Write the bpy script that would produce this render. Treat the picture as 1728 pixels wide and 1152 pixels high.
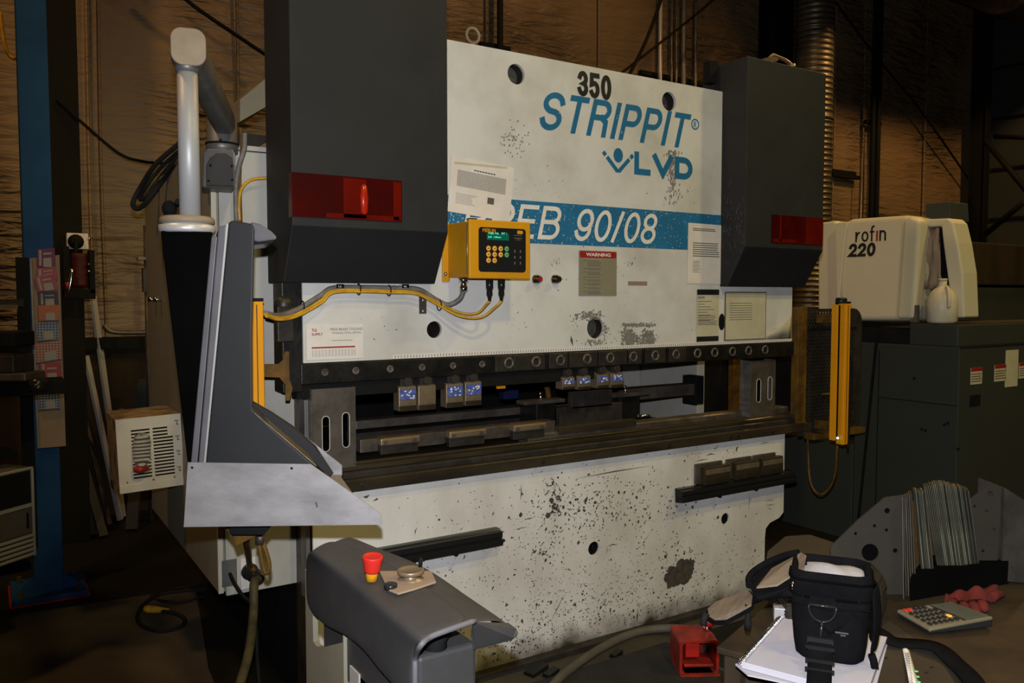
import bpy, bmesh, math, random
from mathutils import Vector, Matrix, noise
from mathutils.geometry import tessellate_polygon
random.seed(7)
PI = math.pi
V = Vector
for o in list(bpy.data.objects):
    bpy.data.objects.remove(o)
SC = bpy.context.scene
COL = SC.collection

# ---------------------------------------------------------------- camera
# World: X along the front of the press brake, Y into the shop, Z up, metres.
F_PX = 1387.0
YAW = math.radians(57.4)
PITCH = math.atan(76.0 / F_PX)
CAM = V((0, -2.77, 1.52))
FWD_H = V((math.cos(YAW), math.sin(YAW), 0))
RIGHT = V((math.sin(YAW), -math.cos(YAW), 0))
FWD = FWD_H * math.cos(PITCH) - V((0, 0, 1)) * math.sin(PITCH)
UP = RIGHT.cross(FWD)
cam_data = bpy.data.cameras.new('camera')
cam_data.sensor_width = 36.0
cam_data.lens = F_PX / 1728.0 * 36.0
cam_data.clip_start = 0.02
cam_data.clip_end = 200
cam = bpy.data.objects.new('camera', cam_data)
COL.objects.link(cam)
cam.matrix_world = Matrix(((RIGHT.x, UP.x, -FWD.x, CAM.x), (RIGHT.y, UP.y, -FWD.y, CAM.y),
                           (RIGHT.z, UP.z, -FWD.z, CAM.z), (0, 0, 0, 1)))
SC.camera = cam

# ---------------------------------------------------------------- world, lights, exposure
W = bpy.data.worlds.new('shop_air')
SC.world = W
W.use_nodes = True
W.node_tree.nodes['Background'].inputs[0].default_value = (1.0, 0.66, 0.36, 1)
W.node_tree.nodes['Background'].inputs[1].default_value = 0.003
SC.view_settings.view_transform = 'Standard'
SC.view_settings.look = 'None'
SC.view_settings.gamma = 1
SC.view_settings.use_curve_mapping = False
SC.view_settings.exposure = 0.0

def light_spot(name, kind, loc, energy, color, **k):
    d = bpy.data.lights.new(name, kind)
    d.energy = energy
    d.color = color
    for a, b in k.items():
        setattr(d, a, b)
    o = bpy.data.objects.new(name, d)
    COL.objects.link(o)
    o.location = loc
    return o

def aim(o, target):
    o.rotation_euler = (V(target) - o.location).to_track_quat('-Z', 'Y').to_euler()

# the camera's pop-up flash, a few centimetres above the lens
fl = light_spot('camera_flash', 'SPOT', CAM + V((0, 0, 0.095)) + FWD_H * 0.01 - RIGHT * 0.008, 275, (0.95, 0.98, 1.03),
          shadow_soft_size=0.012, spot_size=math.radians(108), spot_blend=0.62)
aim(fl, CAM + V((0, 0, 0.095)) + (FWD + UP * .08 + RIGHT * .30) * 3)
# sodium high-bay lamps of the shop
WARM = (1.0, 0.56, 0.21)
YELLOW = (1.0, 0.78, 0.27)
for i, (x, y, z, e, c) in enumerate(((-1.5, 0.4, 6.0, 290, WARM), (4.0, 0.6, 6.0, 200, WARM), (9.0, 0.6, 6.0, 450, WARM),
                                     (1.0, -5.0, 6.0, 440, YELLOW), (6.0, -3.5, 6.0, 420, YELLOW))):
    l = light_spot('high_bay_light', 'SPOT', (x, y, z), e, c, shadow_soft_size=0.2,
             spot_size=math.radians(150), spot_blend=0.3)

# ---------------------------------------------------------------- photograph pixel -> point on a real plane
def ray(u, v):
    return FWD * F_PX + RIGHT * (u - 864) - UP * (v - 576)
def PY(u, v, Y=0.0):
    d = ray(u, v); return CAM + d * ((Y - CAM.y) / d.y)
def PX(u, v, X):
    d = ray(u, v); return CAM + d * ((X - CAM.x) / d.x)
def PZ(u, v, Z):
    d = ray(u, v); return CAM + d * ((Z - CAM.z) / d.z)
def PT(u, v, t):
    d = ray(u, v); return CAM + d * (t / d.dot(FWD_H))

# ---------------------------------------------------------------- materials
def srgb(r, g, b):
    f = lambda c: (c / 255 / 12.92) if c <= 10.3 else ((c / 255 + 0.055) / 1.055) ** 2.4
    return (f(r), f(g), f(b), 1)

def mat(name, c1, c2=None, rough=0.5, metal=0.0, scale=6.0, bump=0.0, bscale=60.0, stretch=(1, 1, 1),
        spec=0.22, amount=(0.35, 0.65), coat=0.0, emit=None, estr=0.0, detail=6.0):
    m = bpy.data.materials.new(name)
    m.use_nodes = True
    nt = m.node_tree; n = nt.nodes; L = nt.links
    b = n['Principled BSDF']
    b.inputs['Base Color'].default_value = c1
    b.inputs['Roughness'].default_value = rough
    b.inputs['Metallic'].default_value = metal
    b.inputs['Specular IOR Level'].default_value = spec
    b.inputs['Coat Weight'].default_value = coat
    tc = n.new('ShaderNodeTexCoord')
    mp = n.new('ShaderNodeMapping'); mp.inputs['Scale'].default_value = stretch
    L.new(tc.outputs['Object'], mp.inputs[0])
    if c2 is not None:
        nz = n.new('ShaderNodeTexNoise'); nz.inputs['Scale'].default_value = scale
        nz.inputs['Detail'].default_value = detail; nz.inputs['Roughness'].default_value = 0.62
        L.new(mp.outputs[0], nz.inputs['Vector'])
        mr = n.new('ShaderNodeMapRange'); mr.inputs[1].default_value = amount[0]; mr.inputs[2].default_value = amount[1]
        L.new(nz.outputs[0], mr.inputs[0])
        mx = n.new('ShaderNodeMix'); mx.data_type = 'RGBA'
        mx.inputs[6].default_value = c1; mx.inputs[7].default_value = c2
        L.new(mr.outputs[0], mx.inputs[0]); L.new(mx.outputs[2], b.inputs['Base Color'])
        rr = n.new('ShaderNodeMapRange'); rr.inputs[3].default_value = max(0.05, rough - 0.08); rr.inputs[4].default_value = min(1, rough + 0.12)
        L.new(nz.outputs[0], rr.inputs[0]); L.new(rr.outputs[0], b.inputs['Roughness'])
    if bump > 0:
        n2 = n.new('ShaderNodeTexNoise'); n2.inputs['Scale'].default_value = bscale; n2.inputs['Detail'].default_value = 4
        L.new(mp.outputs[0], n2.inputs['Vector'])
        bp = n.new('ShaderNodeBump'); bp.inputs['Strength'].default_value = bump; bp.inputs['Distance'].default_value = 0.01
        L.new(n2.outputs[0], bp.inputs['Height']); L.new(bp.outputs[0], b.inputs['Normal'])
    if emit:
        b.inputs['Emission Color'].default_value = emit
        b.inputs['Emission Strength'].default_value = estr
    return m

def worn_paint(name, paint, dirt, under, wear=0.0, scale=5.0, streak=(1, 1, 1), rough=0.45, lo=0.42, hi=0.75, chip_scale=55.0):
    """Painted steel: greasy dirt in soft patches and small chips down to the undercoat."""
    m = mat(name, paint, dirt, rough=rough, scale=scale, stretch=streak, amount=(lo, hi))
    nt = m.node_tree; n = nt.nodes; L = nt.links; b = n['Principled BSDF']
    tc = n.new('ShaderNodeTexCoord')
    a = n.new('ShaderNodeTexNoise'); a.inputs['Scale'].default_value = chip_scale; a.inputs['Detail'].default_value = 3
    L.new(tc.outputs['Object'], a.inputs['Vector'])
    c = n.new('ShaderNodeTexNoise'); c.inputs['Scale'].default_value = 2.2; c.inputs['Detail'].default_value = 2
    L.new(tc.outputs['Object'], c.inputs['Vector'])
    s = n.new('ShaderNodeMath'); s.operation = 'MULTIPLY_ADD'; s.inputs[1].default_value = 0.35; L.new(c.outputs[0], s.inputs[0]); L.new(a.outputs[0], s.inputs[2])
    g = n.new('ShaderNodeMapRange'); g.inputs[1].default_value = 0.94 - wear; g.inputs[2].default_value = 0.97 - wear
    L.new(s.outputs[0], g.inputs[0])
    mx = n.new('ShaderNodeMix'); mx.data_type = 'RGBA'; mx.inputs[7].default_value = under
    old = b.inputs['Base Color'].links[0].from_socket
    L.new(g.outputs[0], mx.inputs[0]); L.new(old, mx.inputs[6]); L.new(mx.outputs[2], b.inputs['Base Color'])
    return m

def lin(r, g=None, b=None):
    return (r, g if g is not None else r, b if b is not None else r, 1)

M = {}
M['white_paint'] = worn_paint('white_machine_paint', lin(.53, .522, .505), lin(.40, .385, .35), lin(.16, .14, .11), wear=0.02, scale=3.2, lo=.42, hi=.72)
M['bed_paint'] = worn_paint('oily_white_paint', lin(.60, .58, .56), lin(.42, .39, .35), lin(.10, .085, .07), wear=0.05, scale=3.0, streak=(1, 1, .6))
M['cab_paint'] = worn_paint('grey_white_cabinet_paint', lin(.36, .345, .315), lin(.27, .25, .21), lin(.10, .09, .07), wear=0.0, scale=2.4)
M['side_paint'] = worn_paint('beige_side_paint', lin(.22, .205, .15), lin(.16, .145, .105), lin(.05, .04, .03), wear=0.0, scale=2.4)
M['charcoal'] = mat('charcoal_machine_paint', lin(.0165, .0170, .0180), lin(.0205, .0208, .021), rough=.6, scale=5, spec=.18, bump=.05, bscale=400)
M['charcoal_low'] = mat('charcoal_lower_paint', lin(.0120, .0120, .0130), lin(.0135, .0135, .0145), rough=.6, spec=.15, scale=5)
M['blue_vinyl'] = worn_paint('blue_vinyl', lin(.018, .13, .27), lin(.015, .10, .20), lin(.34, .36, .36), wear=0.14, scale=9, rough=.4, chip_scale=90)
M['blue_letter'] = worn_paint('blue_letter_vinyl', lin(.014, .12, .25), lin(.012, .10, .20), lin(.34, .36, .36), wear=0.03, scale=9, rough=.4)
M['white_letter'] = mat('white_letter_vinyl', lin(.66, .635, .59), lin(.56, .53, .48), rough=.4, scale=14)
M['black_letter'] = mat('black_letter_vinyl', lin(.010), lin(.02), rough=.4)
M['oily_black'] = mat('oily_black_steel', lin(.006, .0058, .0055), lin(.014, .012, .010), rough=.38, metal=.2, spec=.3, scale=14, bump=.1)
M['black'] = mat('matt_black', lin(.0055), lin(.0085), rough=.75, spec=.08, scale=9)
M['gloss_black'] = mat('gloss_black', lin(.012), rough=.22)
M['rubber'] = mat('black_rubber', lin(.009), lin(.013), rough=.75, spec=.15, scale=20)
M['steel'] = mat('brushed_steel', lin(.22, .205, .19), lin(.13, .115, .10), rough=.38, metal=.6, scale=9, stretch=(1, 1, 6), bump=.03, bscale=200)
M['dull_steel'] = mat('dull_oiled_steel', lin(.15, .13, .11), lin(.075, .06, .05), rough=.42, metal=.6, scale=10, bump=.05)
M['dark_steel'] = mat('dark_oiled_steel', lin(.055, .048, .042), lin(.028, .024, .02), rough=.4, metal=.5, scale=12)
M['brown_steel'] = mat('brown_oiled_steel', lin(.085, .066, .042), lin(.038, .030, .020), rough=.33, metal=.6, scale=9, stretch=(.3, 1, 1))
M['bronze_steel'] = mat('tan_ground_steel', lin(.26, .20, .13), lin(.15, .11, .07), rough=.35, metal=.55, scale=9)
M['sheet'] = mat('galvanised_sheet', lin(.285, .272, .285), lin(.17, .16, .165), rough=.5, metal=.25, scale=7, stretch=(1, 1, 2.2), bump=.03, bscale=25, amount=(.4, .72))
M['alu'] = mat('satin_aluminium', lin(.46, .45, .44), lin(.38, .37, .35), rough=.36, metal=.35, scale=3, stretch=(1, 1, .3))
M['alu_dark'] = mat('dull_cast_aluminium', lin(.16, .155, .15), lin(.11, .105, .10), rough=.45, metal=.5, scale=8)
M['pale_cap'] = mat('pale_plastic', lin(.22, .17, .115), lin(.17, .13, .09), rough=.5, scale=12)
M['chrome'] = mat('chrome', lin(.7), rough=.14, metal=1)
M['yellow'] = mat('yellow_powder_coat', lin(.55, .255, .008), lin(.46, .20, .008), rough=.4, scale=4)
M['curtain_yellow'] = mat('safety_yellow', lin(.62, .26, .006), lin(.55, .22, .006), rough=.4, scale=4)
M['ochre'] = mat('dirty_yellow_paint', lin(.135, .066, .009), lin(.055, .030, .008), rough=.5, scale=18)
M['cable_yellow'] = mat('yellow_cable', lin(.55, .31, .02), lin(.35, .18, .015), rough=.45, scale=20)
M['cable_grey'] = mat('grey_flexible_conduit', lin(.17, .155, .14), lin(.10, .09, .08), rough=.5, scale=30)
M['cable_dirty'] = mat('dirty_green_cable', lin(.062, .052, .022), lin(.022, .019, .010), rough=.6, scale=14)
M['red_light'] = mat('red_translucent_window', lin(.055, .0025, .001), lin(.03, .0012, .001), rough=.25, scale=6, coat=.2)
M['paper'] = mat('paper', lin(.62, .58, .54), lin(.54, .50, .46), rough=.6, scale=8)
M['yellowed_paper'] = mat('yellowed_paper', lin(.46, .43, .31), lin(.38, .35, .25), rough=.6, scale=8)
M['print'] = mat('print_ink', lin(.09, .08, .075), rough=.7)
M['print_light'] = mat('faint_print_ink', lin(.22, .20, .18), rough=.7)
M['print_red'] = mat('red_print_ink', lin(.26, .012, .012), rough=.5)
M['olive_plate'] = mat('olive_label', lin(.21, .19, .13), lin(.18, .165, .11), rough=.5, scale=9)
M['chip'] = mat('bare_chipped_metal', lin(.040, .034, .027), lin(.075, .063, .05), rough=.6, scale=40)
M['smear'] = mat('grease_smear', lin(.13, .12, .105), lin(.21, .195, .17), rough=.5, scale=50)
M['beige'] = mat('beige_enamel', lin(.52, .465, .36), lin(.42, .365, .27), rough=.45, scale=5)
M['beige_dirty'] = mat('dirty_beige_enamel', lin(.34, .26, .16), lin(.10, .06, .03), rough=.5, scale=10)
M['grey_cab'] = mat('dark_grey_cabinet_paint', lin(.034, .037, .031), lin(.029, .032, .027), rough=.6, spec=.15, scale=2)
M['cream_fibre'] = mat('cream_fibreglass', lin(.50, .46, .33), lin(.45, .41, .29), rough=.42, scale=1.5)
M['blue_col'] = mat('blue_column_paint', lin(.011, .052, .155), lin(.008, .038, .12), rough=.7, spec=.1, scale=3)
M['black_col'] = mat('black_column_paint', lin(.006, .0065, .0045), lin(.008, .008, .006), rough=.7, spec=.1, scale=3)
M['card'] = mat('brown_card', lin(.23, .17, .12), lin(.19, .14, .10), rough=.8, scale=6)
M['hood'] = mat('grey_moulded_plastic', lin(.046, .045, .045), lin(.032, .031, .031), rough=.5, scale=4, spec=.25, bump=.06, bscale=350)
M['hood_dark'] = mat('dark_moulded_plastic', lin(.0165, .017, .019), lin(.020, .020, .0215), rough=.55, spec=.18, scale=4)
M['rim'] = mat('lavender_grey_plastic', lin(.105, .10, .115), lin(.08, .077, .085), rough=.45, scale=9)
M['red'] = mat('red_plastic', lin(.42, .018, .012), rough=.4)
M['red_steel'] = mat('chipped_red_enamel', lin(.36, .022, .014), lin(.14, .02, .014), rough=.4, scale=18, metal=.1)
M['fabric_black'] = mat('black_nylon_fabric', lin(.0028, .0028, .0034), lin(.0045, .0045, .0052), rough=.95, spec=.03, scale=30, bump=.35, bscale=700)
M['fabric_tan'] = mat('tan_lining_fabric', lin(.125, .095, .065), lin(.095, .072, .048), rough=.9, scale=12, bump=.4, bscale=30)
M['fabric_white'] = mat('white_cloth', lin(.25, .245, .265), lin(.19, .185, .20), rough=.9, scale=9, bump=.4, bscale=22)
M['notebook'] = mat('notebook_paper', lin(.30, .29, .325), lin(.28, .27, .305), rough=.7, scale=3)
M['bench'] = mat('dirty_steel_bench_top', lin(.028, .019, .0095), lin(.011, .008, .005), rough=.65, metal=.1, spec=.15, scale=7, bump=.05)
M['plate_top'] = mat('oiled_cut_plate', lin(.024, .0205, .015), lin(.016, .0135, .0105), rough=.55, metal=.2, scale=5)
M['plate_edge'] = mat('cut_plate_edge', lin(.095, .092, .068), lin(.018, .0175, .0135), rough=.36, metal=.5, scale=30, stretch=(1, 1, .10))
M['glove'] = mat('red_glove_cotton', lin(.085, .008, .006), lin(.045, .005, .004), rough=.9, scale=20, bump=.4, bscale=60)
M['calc_body'] = mat('champagne_plastic', lin(.105, .092, .055), lin(.085, .073, .045), rough=.4, scale=9)
M['lcd'] = mat('calculator_display', lin(.045, .048, .038), rough=.25)
M['grey_hose'] = mat('grey_rubber_hose', lin(.095, .086, .068), lin(.065, .058, .047), rough=.6, scale=12)
M['floor'] = mat('grimy_concrete', lin(.070, .056, .040), lin(.035, .029, .021), rough=.8, scale=1.6, bump=.15, bscale=18, detail=9)
M['floor_dark'] = mat('oil_soaked_concrete', lin(.007, .007, .005), lin(.0045, .0045, .0035), rough=.6, scale=3, bump=.1)
M['mat'] = mat('ribbed_rubber_mat', lin(.022, .021, .020), lin(.016, .015, .014), rough=.7, scale=10)
M['duct'] = mat('galvanised_duct', lin(.17, .145, .095), lin(.11, .09, .06), rough=.42, metal=.7, scale=10)
M['wood'] = mat('scuffed_plywood', lin(.035, .023, .013), lin(.02, .014, .008), rough=.8, spec=.1, scale=4, stretch=(1, 1, .2))
M['tray_dirt'] = mat('greasy_desk_film', lin(.14, .10, .045), lin(.05, .036, .018), rough=.45, scale=35)
M['milk'] = mat('cloudy_white_plastic', lin(.50, .45, .33), lin(.42, .37, .27), rough=.4, scale=8)

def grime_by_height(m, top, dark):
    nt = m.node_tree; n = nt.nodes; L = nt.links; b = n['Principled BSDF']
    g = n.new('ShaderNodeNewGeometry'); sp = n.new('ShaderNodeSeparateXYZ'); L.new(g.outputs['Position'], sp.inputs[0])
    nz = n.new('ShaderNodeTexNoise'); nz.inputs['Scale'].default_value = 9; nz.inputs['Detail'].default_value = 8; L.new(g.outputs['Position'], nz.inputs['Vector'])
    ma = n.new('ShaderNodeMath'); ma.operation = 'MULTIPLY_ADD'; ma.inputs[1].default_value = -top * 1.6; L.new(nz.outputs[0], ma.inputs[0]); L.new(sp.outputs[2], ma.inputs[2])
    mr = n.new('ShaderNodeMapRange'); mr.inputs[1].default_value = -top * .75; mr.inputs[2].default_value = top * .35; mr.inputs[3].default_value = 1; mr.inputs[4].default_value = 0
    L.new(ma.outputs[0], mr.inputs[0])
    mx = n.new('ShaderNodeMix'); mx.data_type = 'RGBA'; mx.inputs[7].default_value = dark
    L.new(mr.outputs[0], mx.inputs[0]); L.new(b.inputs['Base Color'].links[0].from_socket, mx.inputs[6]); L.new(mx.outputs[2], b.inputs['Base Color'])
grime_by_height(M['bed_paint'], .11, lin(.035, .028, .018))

M['pole_alu'] = mat('pale_pole_coat', lin(.285, .285, .29), lin(.25, .25, .25), rough=.42, metal=.2, scale=3)
M['housing_black'] = mat('dead_black_housing', lin(.0012), lin(.0020), rough=.95, spec=.02, scale=4)
M['reel_red'] = mat('dark_red_cord', lin(.055, .006, .005), lin(.03, .004, .003), rough=.6, scale=30)

M['plate_edge_highlit'] = mat('highlit_cut_edge', lin(.20, .195, .14), lin(.05, .048, .036), rough=.34, metal=.5, scale=18, stretch=(1, 1, .3))  # lighter copy of plate_edge, painting highlights on some of the plates
M['plate_edge_dark'] = mat('dark_cut_edge', lin(.035, .034, .027), lin(.010, .0095, .008), rough=.4, metal=.4, scale=18, stretch=(1, 1, .3))  # darker copy, for contrast with the painted highlights

M['dim_blue'] = mat('dim_blue_plastic', lin(.006, .010, .045), rough=.6)
M['hole_grey'] = mat('greasy_hole_floor', lin(.085, .078, .064), lin(.04, .036, .03), rough=.6, scale=30)

# wall facing: crinkled vinyl insulation
def wall_material():
    m = bpy.data.materials.new('crinkled_insulation_facing')
    m.use_nodes = True
    nt = m.node_tree; n = nt.nodes; L = nt.links; b = n['Principled BSDF']
    b.inputs['Roughness'].default_value = 0.55
    tc = n.new('ShaderNodeTexCoord')
    mp = n.new('ShaderNodeMapping'); mp.inputs['Scale'].default_value = (1.6, 1, 9.0); mp.inputs['Rotation'].default_value = (0, 0.10, 0)
    L.new(tc.outputs['Object'], mp.inputs[0])
    a = n.new('ShaderNodeTexNoise'); a.inputs['Scale'].default_value = 1.7; a.inputs['Detail'].default_value = 3; a.inputs['Distortion'].default_value = 0.6
    L.new(mp.outputs[0], a.inputs['Vector'])
    lo = n.new('ShaderNodeTexNoise'); lo.inputs['Scale'].default_value = 0.8; lo.inputs['Detail'].default_value = 3
    L.new(tc.outputs['Object'], lo.inputs['Vector'])
    mr = n.new('ShaderNodeMapRange'); mr.inputs[1].default_value = .4; mr.inputs[2].default_value = .6; mr.inputs[3].default_value = .25; mr.inputs[4].default_value = 1.0
    L.new(lo.outputs[0], mr.inputs[0])
    bp = n.new('ShaderNodeBump'); bp.inputs['Distance'].default_value = 0.13
    L.new(mr.outputs[0], bp.inputs['Strength']); L.new(a.outputs[0], bp.inputs['Height']); L.new(bp.outputs[0], b.inputs['Normal'])
    mx = n.new('ShaderNodeMix'); mx.data_type = 'RGBA'
    mx.inputs[6].default_value = lin(.175, .115, .055); mx.inputs[7].default_value = lin(.10, .066, .033)
    d = n.new('ShaderNodeMapRange'); d.inputs[1].default_value = .38; d.inputs[2].default_value = .65
    L.new(lo.outputs[0], d.inputs[0]); L.new(d.outputs[0], mx.inputs[0]); L.new(mx.outputs[2], b.inputs['Base Color'])
    return m
M['wall'] = wall_material()

# ---------------------------------------------------------------- mesh building
class MB:
    def __init__(s):
        s.v = []; s.f = []; s.sm = []
    def add(s, vs, fs, smooth=False):
        k = len(s.v)
        s.v += [V(p) for p in vs]
        s.f += [tuple(i + k for i in f) for f in fs]
        s.sm += [smooth] * len(fs)
        return s
    def hexa(s, p):
        return s.add(p, [(0, 3, 2, 1), (4, 5, 6, 7), (0, 1, 5, 4), (1, 2, 6, 5), (2, 3, 7, 6), (3, 0, 4, 7)])
    def box(s, a, b):
        x0, y0, z0 = a; x1, y1, z1 = b
        return s.hexa([(x0, y0, z0), (x1, y0, z0), (x1, y1, z0), (x0, y1, z0), (x0, y0, z1), (x1, y0, z1), (x1, y1, z1), (x0, y1, z1)])
    def obox(s, c, ax, ay, az, hx, hy, hz):
        c = V(c); ax = V(ax).normalized() * hx; ay = V(ay).normalized() * hy; az = V(az).normalized() * hz
        return s.hexa([c - ax - ay - az, c + ax - ay - az, c + ax + ay - az, c - ax + ay - az,
                       c - ax - ay + az, c + ax - ay + az, c + ax + ay + az, c - ax + ay + az])
    def prism(s, poly, ext):
        n = len(poly); ext = V(ext)
        vs = [V(p) for p in poly] + [V(p) + ext for p in poly]
        fs = [tuple(range(n - 1, -1, -1)), tuple(range(n, 2 * n))]
        fs += [(i, (i + 1) % n, n + (i + 1) % n, n + i) for i in range(n)]
        return s.add(vs, fs)
    def plate(s, outer, holes, o, e1, e2, ext):
        """flat plate with real holes; outer and holes are 2-D lists in the frame o, e1, e2"""
        o = V(o); e1 = V(e1); e2 = V(e2); ext = V(ext)
        loops = [outer] + list(holes)
        tris = tessellate_polygon([[V((p[0], p[1], 0)) for p in l] for l in loops])
        pts = [o + e1 * p[0] + e2 * p[1] for l in loops for p in l]
        n = len(pts)
        vs = pts + [p + ext for p in pts]
        fs = [tuple(t) for t in tris] + [tuple(n + i for i in reversed(t)) for t in tris]
        k = 0
        for l in loops:
            m = len(l)
            fs += [(k + i, k + (i + 1) % m, n + k + (i + 1) % m, n + k + i) for i in range(m)]
            k += m
        return s.add(vs, fs)
    def tube(s, pts, r, n=8, closed=False, smooth=True, caps=True):
        pts = [V(p) for p in pts]
        m = len(pts); rs = r if isinstance(r, (list, tuple)) else [r] * m
        vs = []; prev = None
        for i, p in enumerate(pts):
            a = pts[(i - 1) % m] if (closed or i > 0) else pts[i]
            b = pts[(i + 1) % m] if (closed or i < m - 1) else pts[i]
            t = (b - a).normalized()
            if prev is None:
                x = t.cross(V((0, 0, 1)))
                if x.length < 1e-3: x = t.cross(V((1, 0, 0)))
            else:
                x = prev - t * prev.dot(t)
            x.normalize(); prev = x
            y = t.cross(x)
            vs += [p + (x * math.cos(2 * PI * k / n) + y * math.sin(2 * PI * k / n)) * rs[i] for k in range(n)]
        fs = []
        for i in range(m if closed else m - 1):
            j = (i + 1) % m
            fs += [(i * n + k, i * n + (k + 1) % n, j * n + (k + 1) % n, j * n + k) for k in range(n)]
        s.add(vs, fs, smooth)
        if caps and not closed:
            k0 = len(s.v) - len(vs)
            s.f += [tuple(k0 + k for k in reversed(range(n))), tuple(k0 + (m - 1) * n + k for k in range(n))]
            s.sm += [False, False]
        return s
    def cyl(s, a, b, r, r1=None, n=16, smooth=True):
        return s.tube([a, b], [r, r if r1 is None else r1], n, smooth=smooth)
    def lathe(s, c, axis, prof, n=20):
        c = V(c); ax = V(axis).normalized()
        x = ax.cross(V((0, 0, 1)))
        if x.length < 1e-3: x = V((1, 0, 0))
        x.normalize(); y = ax.cross(x)
        vs = []
        for r, h in prof:
            vs += [c + ax * h + (x * math.cos(2 * PI * k / n) + y * math.sin(2 * PI * k / n)) * max(r, 1e-4) for k in range(n)]
        fs = []
        for i in range(len(prof) - 1):
            fs += [(i * n + k, i * n + (k + 1) % n, (i + 1) * n + (k + 1) % n, (i + 1) * n + k) for k in range(n)]
        k0 = len(s.v)
        s.add(vs, fs, True)
        s.f += [tuple(k0 + k for k in reversed(range(n))), tuple(k0 + (len(prof) - 1) * n + k for k in range(n))]
        s.sm += [False, False]
        return s
    def torus(s, c, axis, R, r, n=20, m=8, a0=0, a1=2 * PI):
        c = V(c); ax = V(axis).normalized()
        x = ax.cross(V((0, 0, 1)))
        if x.length < 1e-3: x = V((1, 0, 0))
        x.normalize(); y = ax.cross(x)
        full = abs(a1 - a0 - 2 * PI) < 1e-6
        k = n if full else n + 1
        return s.tube([c + (x * math.cos(a0 + (a1 - a0) * i / n) + y * math.sin(a0 + (a1 - a0) * i / n)) * R for i in range(k)], r, m, closed=full)
    def ball(s, c, r, n=12, m=8):
        c = V(c); r = r if isinstance(r, (tuple, list)) else (r, r, r)
        vs = [c + V((0, 0, -r[2]))]
        for j in range(1, m):
            a = PI * j / m
            vs += [c + V((r[0] * math.sin(a) * math.cos(2 * PI * k / n), r[1] * math.sin(a) * math.sin(2 * PI * k / n), -r[2] * math.cos(a))) for k in range(n)]
        vs.append(c + V((0, 0, r[2])))
        fs = [(0, 1 + (k + 1) % n, 1 + k) for k in range(n)]
        for j in range(m - 2):
            fs += [(1 + j * n + k, 1 + j * n + (k + 1) % n, 1 + (j + 1) * n + (k + 1) % n, 1 + (j + 1) * n + k) for k in range(n)]
        e = len(vs) - 1
        fs += [(e, 1 + (m - 2) * n + k, 1 + (m - 2) * n + (k + 1) % n) for k in range(n)]
        return s.add(vs, fs, True)
    def grid(s, rows, smooth=True):
        n = len(rows[0]); vs = [p for r in rows for p in r]
        return s.add(vs, [(i * n + k, i * n + k + 1, (i + 1) * n + k + 1, (i + 1) * n + k) for i in range(len(rows) - 1) for k in range(n - 1)], smooth)
    def build(s, name, m, parent=None, bevel=0.0, seg=2, solid=0.0, label=None, cat=None, group=None, kind=None, origin=None, fixn=True, sub=0):
        org = V((0, 0, 0))
        if parent is not None:
            org = world_loc(parent)
        elif origin is not None:
            org = V(origin)
        elif cat is not None:
            xs = [p.x for p in s.v]; ys = [p.y for p in s.v]; zs = [p.z for p in s.v]
            org = V(((min(xs) + max(xs)) / 2, (min(ys) + max(ys)) / 2, min(zs)))
        me = bpy.data.meshes.new(name)
        me.from_pydata([p - org for p in s.v], [], s.f)
        me.polygons.foreach_set('use_smooth', s.sm)
        me.update()
        if fixn:
            bm = bmesh.new(); bm.from_mesh(me)
            bmesh.ops.recalc_face_normals(bm, faces=bm.faces)
            bm.to_mesh(me); bm.free()
        me.materials.append(M[m] if isinstance(m, str) else m)
        o = bpy.data.objects.new(name, me)
        COL.objects.link(o)
        if parent is not None:
            o.parent = parent
        else:
            o.location = org
        if solid:
            md = o.modifiers.new('solid', 'SOLIDIFY'); md.thickness = solid; md.offset = 0
        if sub:
            md = o.modifiers.new('sub', 'SUBSURF'); md.levels = sub; md.render_levels = sub
        if bevel > 0:
            md = o.modifiers.new('bevel', 'BEVEL'); md.width = bevel; md.segments = seg; md.limit_method = 'ANGLE'; md.angle_limit = math.radians(40)
            md.harden_normals = False
        tag(o, label, cat, group, kind)
        return o

def world_loc(o):
    p = V((0, 0, 0))
    while o is not None:
        p += o.location; o = o.parent
    return p

def tag(o, label=None, cat=None, group=None, kind=None):
    if label: o['label'] = label
    if cat: o['category'] = cat
    if group: o['group'] = group
    if kind: o['kind'] = kind
    return o

def thing(name, label, cat, loc, group=None):
    o = bpy.data.objects.new(name, None)
    COL.objects.link(o)
    o.empty_display_size = 0.05
    o.location = V(loc)
    return tag(o, label, cat, group)

def dup(root, offset, label=None, group=None):
    def cp(o, parent):
        c = o.copy(); COL.objects.link(c); c.parent = parent
        for ch in [x for x in kids.get(o.name, [])]:
            cp(ch, c)
        return c
    kids = {}
    for x in bpy.data.objects:
        if x.parent: kids.setdefault(x.parent.name, []).append(x)
    r = cp(root, None)
    r.location = root.location + V(offset)
    if label: r['label'] = label
    if group: r['group'] = group
    return r

def structure(mb, name, m, **k):
    return mb.build(name, m, kind='structure', **k)

def circle(cx, cy, r, n=20, ry=None):
    ry = r if ry is None else ry
    return [(cx + r * math.cos(2 * PI * i / n), cy + ry * math.sin(2 * PI * i / n)) for i in range(n)]

def slot(cx, cy, w, h, n=6):
    """vertical slot outline"""
    r = w / 2; a = h / 2 - r
    return [(cx + r * math.cos(PI * i / n), cy + a + r * math.sin(PI * i / n)) for i in range(n + 1)] + \
           [(cx - r * math.cos(PI * i / n), cy - a - r * math.sin(PI * i / n)) for i in range(n + 1)]

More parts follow.
